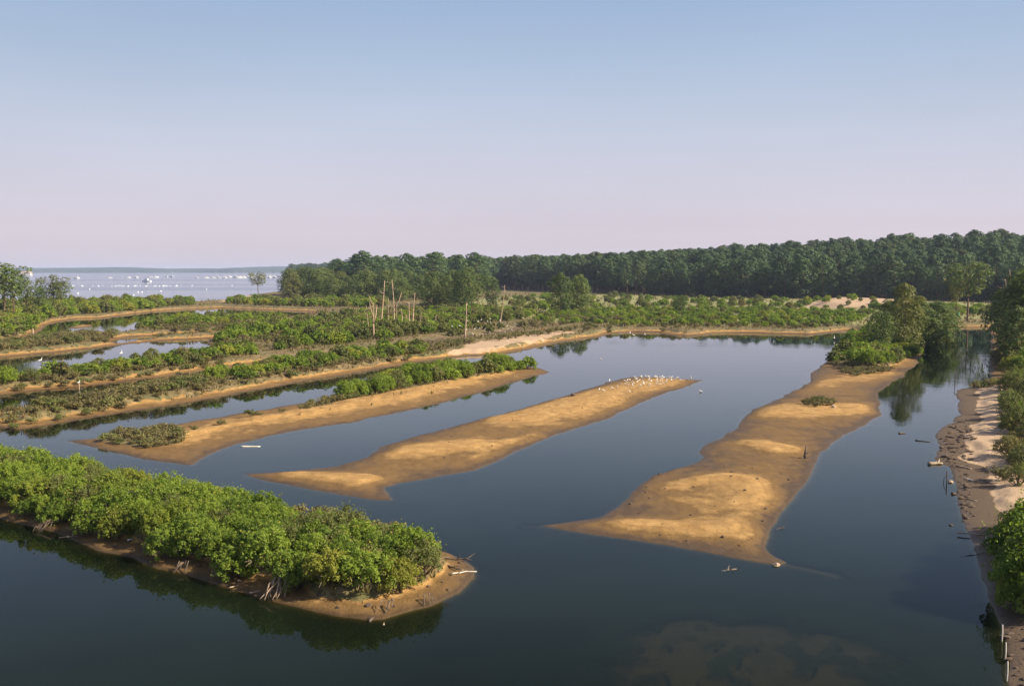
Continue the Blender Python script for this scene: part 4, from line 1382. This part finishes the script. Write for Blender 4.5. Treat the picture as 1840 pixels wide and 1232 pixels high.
for i, (px, py, L, r, rot, subs, mat, lab) in enumerate([
    (125, 962, .9, .025, .3, 4, 'deadwood', 'pale dead branch at the water below the western end of the overgrown islet'),
    (237, 973, .5, .045, 1.2, 0, 'whitewood', 'short curved bleached limb against the bank of the overgrown islet'),
    (832, 1030, 1.1, .035, .25, 1, 'whitewood', 'pale stick lying on the bare sandy tip of the overgrown islet'),
    (822, 1006, 1.2, .05, -.2, 2, 'greywood', 'dark branch on the shore behind the tip of the overgrown islet'),
    (812, 1022, 1.0, .04, -.9, 2, 'greywood', 'dark fallen twig between shrub and bare tip of the islet'),
    (460, 1062, .5, .03, .6, 0, 'deadwood', 'small stick lying beside the washed out root fan'),
    (420, 1052, .35, .03, .8, 0, 'deadwood', 'tiny stick on the mud shore of the overgrown islet'),
    (668, 1108, .5, .05, 1.4, 1, 'greywood', 'dark wet limb at the water below the islet shrubs'),
    (690, 1114, .35, .035, 1.6, 0, 'deadwood', 'short pale stub standing out of the water by the islet'),
    (450, 799.5, 1.35, .07, .03, 0, 'whitewood', 'white weathered log floating beside the sandy tongue'),
    (1310, 1019, .7, .03, .3, 5, 'deadwood', 'tangled dead branch in the shallows off the sand islet'),
    (1402, 945, .6, .035, .5, 4, 'greywood', 'dark driftwood tangle at the eastern edge of the sand islet'),
    (1658, 790, 1.0, .07, -.7, 0, 'greywood', 'dark log floating in the narrow channel'),
    (1621, 776, .5, .09, .1, 0, 'greywood', 'short dark stump end floating in the narrow channel'),
    (1728, 840, 1.5, .05, 1.9, 0, 'deadwood', 'pale timber lying across the clods of the right bank'),
    (1740, 862, .9, .05, 1.7, 0, 'whitewood', 'short whitened board end on the right bank clods'),
    (1744, 898, .9, .035, 1.8, 0, 'deadwood', 'thin stick at the foot of the pale sand'),
    (1757, 960, 1.7, .035, -.35, 1, 'deadwood', 'long straight pale stick reaching over the water from the shaded bank'),
    (1784, 979, 1.1, .05, .05, 3, 'deadwood', 'broken dead limb in front of the shading shrub'),
    (1743, 993, 1.0, .03, .3, 2, 'greywood', 'dark twig dipping into the water by the shaded bank'),
    (1681, 831, .9, .13, .0, 2, 'stone', 'weathered stump lying on the point of the right bank'),
    (1730, 838, 1.0, .04, .4, 1, 'greywood', 'dark branch among the mud clods by the pale timber'),
    (870, 604, 5.0, .12, .35, 4, 'deadwood', 'large fallen trunk in the gully under the white birds'),
    (905, 600, 4.0, .10, -.2, 4, 'deadwood', 'fallen limb among the wrack near the end of the gully'),
    (850, 608, 3.0, .10, .9, 5, 'greywood', 'dark fallen tree top across the gully'),
    (785, 618, 3.5, .10, -.5, 4, 'deadwood', 'crooked dead limb on the gully side below the pines'),
    (725, 628, 3.0, .09, .6, 4, 'deadwood', 'fallen branch on the pale gully bank'),
    (590, 640, 3.0, .09, .4, 4, 'greywood', 'dark dead branch at the western end of the gully')]):
    put('driftwood', wood_mesh(700 + i, L, r, subs, .10 if subs else .03, mat), px, py, rot, lab, 'driftwood', None, dz=.01)
for i, (px, py, s, rot, lab) in enumerate([
    (507, 1066, 1.15, .1, 'large pale washed out root fan hanging over the mud of the islet'),
    (402, 1036, .8, -.1, 'pale exposed root hanging from the islet bank'),
    (700, 1094, .7, .2, 'bleached broken root below the last shrubs of the islet'),
    (772, 1080, .65, .5, 'dead root reaching into the water at the islet corner'),
    (85, 948, .9, -.2, 'root mass under the western shrubs of the overgrown islet'),
    (330, 1022, .7, 0, 'root stubs in the dark hollow of the islet bank')]):
    put('exposed_root', root_mesh(760 + i, s * .8, 13 if i == 0 else 7, 'twig' if i == 0 else 'stem'), px, py, rot, lab, 'root', None, dz=0)

# upright stump on the long sand islet and small posts
mb = MB()
mb.tube([(0, 0, -.1), (.03, 0, .35), (.10, .02, .85)], [.10, .08, .03], 7)
mb.tube([(.05, 0, .25), (.22, .05, .38), (.30, .05, .36)], [.05, .035, .02], 6)
mb.tube([(0, 0, .08), (-.2, -.03, .03), (-.42, -.05, .02)], [.07, .05, .02], 6)
put('stump', mb.mesh('stump', M['greywood'], True), 1446, 822, 0, 'upright dark forked stump on the long sand islet', 'stump')


def post(px, py, h, r, lab, mat='deadwood', tilt=(0, 0), lean=None, name='post'):
    m_ = MB()
    m_.tube([(0, 0, -.5), (0.01, 0, h * .5), (0, .01, h * .97), (0, .01, h)], [r, r * .95, r * .9, r * .6], 7)
    if lean:
        m_.tube([(lean, 0.02, -.3), (lean * .5, .01, h * .45), (0, 0, h * .75)], [r * .7, r * .6, r * .5], 6)
    put(name, m_.mesh('post', M[mat], True), px, py, 0, lab, 'post', None, tilt=tilt)


post(1701, 864, .75, .03, 'pair of thin leaning stakes in the water by the right bank', 'greywood', lean=-.25)
post(1716, 683, 1.6, .035, 'thin grey post in the channel before the right bank tip', 'greywood')
post(1772, 985, .55, .035, 'short pale upright stake in the driftwood of the right bank', 'whitewood')
for px, py, lab in [(1800, 1146, 'white stake nearest the shrub shadow on the muddy shore'), (1806, 1179, 'middle white stake of the three on the muddy shore'), (1809, 1217, 'white stake of the three farthest from the shading shrub')]:
    post(px, py, .6, .022, lab, 'whitewood', tilt=(0, .03))
post(59.5, 608, 1.9, .13, 'pale stump post at the western inlet of the far pond')
post(142, 699, .8, .06, 'short wooden post at the edge of the dyke')

for i, (px, py, s, lab) in enumerate([(1395, 1011, .26, 'pale stone at the southern point of the long sand islet'), (1376, 915, .16, 'small dark stone on the eastern sand of the long islet'), (1185, 850, .15, 'small stone on the western edge of the long islet'),
                                      (1315, 849, .16, 'little stone below the upright stump'), (1708, 863, .34, 'rounded stone in the water by the leaning stakes'), (1713, 884, .3, 'stone in the water at the foot of the clods'), (1709, 940, .2, 'lone stone in the water near the shrub shadow'),
                                      (1498, 737, .45, 'pale stone in the dark clump of tufts'), (1030, 713, .5, 'single dark lump on the dry mound of the middle islet'), (269, 982, .28, 'pale stone on the bank of the overgrown islet')]):
    put('stone', (STONES if 'pale' in lab or 'rounded' in lab else CLODS)[i % 4], px, py, i, lab, 'stone', None, scale=s, dz=s * .15)
gc = np.random.default_rng(12)
cl = sample([(1690, 790), (1712, 765), (1726, 752), (1742, 765), (1750, 800), (1745, 850), (1750, 900), (1752, 940), (1738, 945), (1726, 920), (1722, 880), (1724, 856), (1712, 838), (1692, 828)], .30, 13)
cz = zat(cl)
for p, z in list(zip(cl, cz))[:170]:
    s = .08 + .3 * gc.random() ** 2.2
    o = link('mud_clod', CLODS[gc.integers(5)], None, (p[0], p[1], max(z, 0) + s * .1), (gc.uniform(-.3, .3), gc.uniform(-.3, .3), gc.uniform(0, 6.28)), (s * gc.uniform(.8, 1.6), s, s * gc.uniform(.4, .8)))
    tag(o, 'dark dried mud clod on the crumbling shore of the right bank', 'clod', 'mud clods on the right bank')
cl = sample([(1150, 870), (1250, 835), (1340, 840), (1440, 860), (1380, 940), (1370, 990), (1280, 985), (1100, 950)], 1.2, 14)
for p, z in zip(cl, zat(cl)):
    if z > .03:
        s = .04 + .14 * gc.random() ** 3
        tag(link('pebble', CLODS[gc.integers(5)], None, (p[0], p[1], z + s * .1), (0, 0, gc.uniform(0, 6.28)), s), 'small dark pebble strewn on the wide end of the long sand islet', 'pebble', 'pebbles on the sand islet')
cl = sample([(1802, 1118), (1820, 1105), (1860, 1105), (1880, 1232), (1850, 1260), (1822, 1240), (1810, 1180)], .3, 17)
for p, z in zip(cl, zat(cl)):
    s = .05 + .22 * gc.random() ** 2.5
    tag(link('mud_clod', CLODS[gc.integers(5)], None, (p[0], p[1], max(z, 0) + s * .1), (gc.uniform(-.3, .3), 0, gc.uniform(0, 6.28)), (s * gc.uniform(.8, 1.5), s, s * .6)), 'dark mud clod on the muddy shore beside the three white stakes', 'clod', 'mud clods by the white stakes')
cl = sample([(700, 840), (800, 790), (950, 745), (1100, 700), (1180, 700), (1000, 765), (880, 820), (760, 845)], 2.2, 16)
for p, z in zip(cl, zat(cl)):
    if z > .03:
        s = gc.uniform(.06, .15)
        tag(link('pebble', CLODS[gc.integers(5)], None, (p[0], p[1], z + s * .1), (0, 0, gc.uniform(0, 6.28)), s), 'small dark pebble strewn on the middle sand islet', 'pebble', 'pebbles on the middle islet')
cl = sample([(130, 962), (240, 1000), (400, 1048), (540, 1088), (690, 1108), (810, 1066), (845, 1030), (820, 1010), (800, 1045), (690, 1092), (540, 1074), (400, 1034), (250, 988), (150, 965)], .75, 15)
for p, z in zip(cl, zat(cl)):
    s = gc.uniform(.07, .26)
    tag(link('mud_clod', CLODS[gc.integers(5)], None, (p[0], p[1], max(z, 0) + s * .1), (gc.uniform(-.3, .3), 0, gc.uniform(0, 6.28)), (s, s, s * .75)), 'brown mud clod below the shrubs of the overgrown islet', 'clod', 'mud clods on the islet shore')


# ------------------------------------------------------------------ birds
def bird_mesh(h, long_neck):
    """white water bird facing +x, feet at z = 0"""
    mb = MB()
    if long_neck:
        st = [(-.34, .52, .015), (-.26, .53, .06), (-.12, .56, .11), (.04, .60, .115), (.14, .66, .075), (.18, .74, .04), (.15, .84, .032), (.17, .92, .035), (.22, .96, .042), (.27, .95, .028)]
        bk = [(.27, .95, .02), (.36, .93, .012), (.46, .91, .004)]
    else:
        st = [(-.52, .50, .012), (-.38, .50, .05), (-.2, .50, .11), (0, .52, .145), (.16, .58, .12), (.24, .68, .075), (.28, .78, .07), (.33, .83, .075), (.38, .82, .045)]
        bk = [(.38, .82, .03), (.45, .80, .016), (.50, .785, .005)]
    mb.tube([(a * h, 0, b * h) for a, b, c in st], [c * h for a, b, c in st], 8, 0)
    mb.tube([(a * h, 0, b * h) for a, b, c in bk], [c * h for a, b, c in bk], 6, 1)
    for s in (-1, 1):
        mb.tube([(-.02 * h, s * .045 * h, .48 * h), (0.01 * h, s * .045 * h, .24 * h), (0, s * .045 * h, .0)], [.018 * h, .012 * h, .012 * h], 5, 1)
        mb.tube([(-.02 * h, s * .045 * h, .006), (.08 * h, s * .045 * h, .006)], [.014 * h, .008 * h], 4, 1)
        # folded wing
        mb.tube([(-.42 * h, s * .05 * h, .515 * h), (-.2 * h, s * .115 * h, .54 * h), (.06 * h, s * .12 * h, .58 * h), (.13 * h, s * .08 * h, .60 * h)], [.01 * h, .05 * h, .055 * h, .02 * h], 6, 0)
    return mb.mesh('white_bird', [M['feather'], M['beak']], True)


GULL, EGRET = bird_mesh(.45, False), bird_mesh(.80, True)
gb = np.random.default_rng(33)


def bird(px, py, me, label, group=None, z=None, scale=None, cat='bird'):
    p = G(px, py, z if z is not None else .2)
    zz = max(float(zat(p)[0]), -.12) if z is None else z
    o = link('white_bird', me, None, (p[0], p[1], zz), (0, 0, gb.uniform(0, 6.28)), scale or gb.uniform(.85, 1.12))
    return tag(o, label, cat, group)


FL = sample([(1120, 692), (1140, 681), (1165, 678), (1226, 684), (1224, 690), (1195, 696), (1150, 703), (1128, 700)], .62, 34)
gb.shuffle(FL)
for p, z in list(zip(FL, zat(FL)))[:80]:
    o = link('white_bird', GULL, None, (p[0], p[1], max(z, -.05)), (0, 0, gb.uniform(0, 6.28)), gb.uniform(.6, .9))
    tag(o, 'white bird in the flock resting on the far end of the middle sand islet', 'bird', 'flock on the middle islet')
for px, py in [(1077, 704), (1084, 707), (1100, 702), (1108, 701), (1114, 696), (1131, 708)]:
    bird(px, py, GULL, 'white bird straying from the flock onto the dry mound', 'strays beside the flock')
bird(1095, 685, GULL, 'white bird at the shore left behind by the flock')
bird(1241, 682, GULL, 'white bird alone at the pointed end of the middle islet', scale=1.3)
bird(1259, 701, GULL, 'white bird wading off the pointed end of the middle islet')
for px, py in [(812, 601), (826, 597), (853, 598), (862, 597), (871, 597), (850, 603), (899, 598), (908, 605), (919, 599), (903, 594), (911, 591), (917, 591), (925, 590), (885, 599), (838, 600), (880, 603)]:
    bird(px, py, EGRET, 'white wading bird among the dead wood in the gully', 'birds in the gully', scale=.75)
# birds perched on the dead branches and shrubs over the gully
lk = make_shrub(990, M['olive'], 20, 40, .11, 1.4, .8)
for px, py in [(840, 580), (859, 581), (865, 578), (876, 581), (881, 576), (882, 584), (899, 579), (812, 590), (826, 589), (940, 575)]:
    p = G(px, py, 1.75)
    z0 = float(zat(p)[0])
    k_ = (1.75 - z0) / 1.72
    spawn('shrub', lk, (p[0], p[1], z0), gb.uniform(0, 6), (1, 1, max(k_, .5)), 'olive shrub with a white bird perched on its top', 'shrub', 'perch shrubs by the gully')
    bird(px, py, EGRET, 'white wading bird perched on a shrub top above the gully', 'birds perched over the gully', z=1.72, scale=.8)
for px, py in [(1115, 602), (1132, 599), (1138, 603), (1159, 602)]:
    bird(px, py, EGRET, 'white wading bird at the water edge below the marsh shrubs', 'birds under the marsh bank', scale=1.0)
bird(1499, 612, EGRET, 'white bird wading near the peninsula shrubs', z=-.1)
bird(1737, 635, EGRET, 'white bird standing in the dark channel under the pines', z=-.1)
bird(218, 641, EGRET, 'white bird wading in the middle of the pond', z=-.1, scale=1.2)
bird(73, 654, EGRET, 'white bird wading in the dark western end of the pond', z=-.1, scale=1.1)
bird(142, 692, EGRET, 'white bird perched on the short post at the dyke', z=.8 + float(zat(G(142, 699, .1))[0]), scale=.7)
bird(1080, 648, GULL, 'white bird floating alone on the open lagoon behind the middle islet', z=-.2)
bird(912, 622, GULL, 'white bird beside the scrub fringe of the track')


# ------------------------------------------------------------------ boats, buoys, buildings along the bay
def boat_parts(L, mast):
    hull, cab, win, sp = MB(), MB(), MB(), MB()
    xs = np.linspace(-.5, .5, 9) * L
    prof = [.78, .92, 1, 1, .98, .9, .72, .42, .04]
    W = L * .32
    v = []
    for x, w in zip(xs, prof):
        sheer = .11 * L + .035 * L * max(0, x / L * 2) ** 2
        v += [(x, -W / 2 * w, sheer), (x, -W / 2 * w * .72, -.03 * L), (x, W / 2 * w * .72, -.03 * L), (x, W / 2 * w, sheer)]
    f = []
    for i in range(8):
        for j in range(3):
            f.append((i * 4 + j, (i + 1) * 4 + j, (i + 1) * 4 + j + 1, i * 4 + j + 1))
        f.append((i * 4 + 3, (i + 1) * 4 + 3, (i + 1) * 4, i * 4))
    f.append((0, 1, 2, 3))
    hull.add(v, f)
    c = (-.02 * L, 0, .17 * L)
    x0, x1, x2 = -.2 * L, .12 * L, .25 * L
    w2 = W * .34
    zb, zt = .105 * L, .27 * L if not mast else .19 * L
    cab.add([(x0, -w2, zb), (x2, -w2 * .8, zb), (x2, w2 * .8, zb), (x0, w2, zb), (x0, -w2 * .9, zt), (x1, -w2 * .85, zt), (x1, w2 * .85, zt), (x0, w2 * .9, zt)],
            [(0, 3, 2, 1), (4, 5, 6, 7), (0, 1, 5, 4), (2, 3, 7, 6), (1, 2, 6, 5), (3, 0, 4, 7)])
    for s in (-1, 1):
        win.box((-.05 * L, s * (w2 * .95), (zb + zt) / 2 + .02 * L), (.2 * L, .02 * L, .05 * L))
    parts = [('hull', hull.mesh('hull', M['hull'])), ('cabin', cab.mesh('cabin', M['cabin'])), ('window', win.mesh('window', M['glass']))]
    if mast:
        sp.tube([(.05 * L, 0, .15 * L), (.05 * L, 0, 1.15 * L)], [.012 * L, .008 * L], 5)
        sp.tube([(.05 * L, 0, .28 * L), (-.35 * L, 0, .27 * L)], [.016 * L, .014 * L], 5)
        parts.append(('mast', sp.mesh('mast', M['spar'])))
    return parts


MOTOR, SAIL = boat_parts(1.0, False), boat_parts(1.0, True)
gb = np.random.default_rng(44)


def boat(px, py, L, label, group, sail):
    p = G(px, py)
    bt = spawn('sailing_boat' if sail else 'motor_boat', SAIL if sail else MOTOR, (p[0], p[1], .05), gb.uniform(-.5, .5) + (3.14 if gb.random() < .5 else 0), L, label, 'boat', group)
    ch = {c.name.split('.')[0]: c for c in bt.children}
    ch['window'].parent = ch['cabin']


boat(263, 506, 11.5, 'large white cabin boat moored alone on the bay', None, False)
boat(138, 500.5, 10, 'white motor boat moored off the western pines', None, False)
for px, py in [(198, 499.5), (231, 499), (244.5, 499), (270, 498.5), (281, 498.5), (299.5, 498), (354, 499.5), (372, 499.5), (384, 499.5)]:
    boat(px, py, gb.uniform(6.5, 9), 'small white boat in the scattered row moored across the bay', 'scattered boats on the bay', False)
for px, py in [(309, 497.5), (390, 499)]:
    boat(px, py, 11, 'white sailing boat with bare mast among the scattered moored boats', 'scattered sailing boats', True)
bx = np.sort(gb.uniform(398, 520, 46))
for i, px in enumerate(bx):
    sail = gb.random() < .3
    boat(px, gb.uniform(496.5, 499.8), gb.uniform(7, 10), ('white sailing boat with mast' if sail else 'white motor boat') + ' in the crowded moorings by the wooded point',
         'sailing boats in the moorings' if sail else 'motor boats in the moorings', sail)
mb = MB()
mb.tube([(0, 0, -.35), (0, 0, -.15), (0, 0, .12), (0, 0, .38), (0, 0, .5)], [.25, .47, .5, .38, .1], 10)
mb.tube([(0, 0, .48), (0, 0, .72), (.0, .0, .8)], [.05, .05, .09], 6)
BUOY = mb.mesh('buoy', M['hull'], True)
for i in range(46):
    px = gb.uniform(120, 330)
    p = G(px, 513.6 + gb.normal(0, .35))
    tag(link('mooring_buoy', BUOY, None, (p[0], p[1], 0), (0, 0, 0), gb.uniform(.5, .95)), 'small white float in the long line across the bay', 'buoy', 'line of floats on the bay')
for px, py in [(140, 527), (161, 520), (240, 530), (248, 525), (255, 525), (289, 523), (371, 520), (417, 513), (345, 513), (455, 512)]:
    p = G(px, py)
    tag(link('mooring_buoy', BUOY, None, (p[0], p[1], 0), (0, 0, 0), gb.uniform(.6, .85)), 'small white mooring buoy scattered near the spit', 'buoy', 'scattered buoys near the spit')


def house(px, py, w, d, h, rh, label, nwin):
    p = G(px, py)
    z = max(float(zat(p)[0]), .3)
    wall, roof = MB(), MB()
    wall.box((0, 0, h / 2 - .5), (w, d, h + 1))
    e = .5
    roof.add([(-w / 2 - e, -d / 2 - e, h), (w / 2 + e, -d / 2 - e, h), (w / 2 + e, d / 2 + e, h), (-w / 2 - e, d / 2 + e, h), (-w / 2 - e, 0, h + rh), (w / 2 + e, 0, h + rh),
              (-w / 2 - e, -d / 2 - e, h - .2), (w / 2 + e, -d / 2 - e, h - .2), (w / 2 + e, d / 2 + e, h - .2), (-w / 2 - e, d / 2 + e, h - .2)],
             [(0, 1, 5, 4), (2, 3, 4, 5), (0, 4, 3), (1, 2, 5), (6, 9, 8, 7), (0, 6, 7, 1), (1, 7, 8, 2), (2, 8, 9, 3), (3, 9, 6, 0)])
    parts = [('wall', wall.mesh('wall', M['plaster'])), ('roof', roof.mesh('roof', M['tile']))]
    root = spawn('house', parts, (p[0], p[1], z), 0, 1, label, 'house')
    for i in range(nwin):
        wb = MB()
        wb.box((-w / 2 + w * (i + .5) / nwin, -d / 2 - .02, h * .55), (w / nwin * .4, .08, h * .4))
        link('window', wb.mesh('window', M['glass']), root)


house(577, 509.5, 17, 9, 3.6, 2.0, 'pale low house with tiled roof among the trees by the bay', 4)
house(47, 494.5, 26, 12, 6, 3, 'pale waterside house standing out beyond the western pines', 5)
put('barrel', (lambda m_: (m_.tube([(0, 0, 0), (0, 0, .1), (0, 0, .45), (0, 0, .8), (0, 0, .9)], [.27, .3, .32, .3, .27], 12), m_.mesh('barrel', M['green_paint'], True))[1])(MB()),
    1721, 574, 0, 'small green barrel under the slim pine behind the channel', 'barrel', None, scale=1.2)

# ------------------------------------------------------------------ the hazy summer air
mh, t, out = new_mat('summer_haze')
pv = N(t, 'ShaderNodeVolumePrincipled')
pv.inputs['Color'].default_value = (0.66, 0.75, 1.0, 1)
pv.inputs['Density'].default_value = 1.05e-4
pv.inputs['Anisotropy'].default_value = 0.1
t.links.new(pv.outputs[0], out.inputs['Volume'])
mb = MB()
mb.box((0, 0, 20.5), (14200, 14200, 49))
hz = link('haze', mb.mesh('haze', mh))
tag(hz, 'thin summer haze lying over the lagoon and bay', 'haze', kind='stuff')
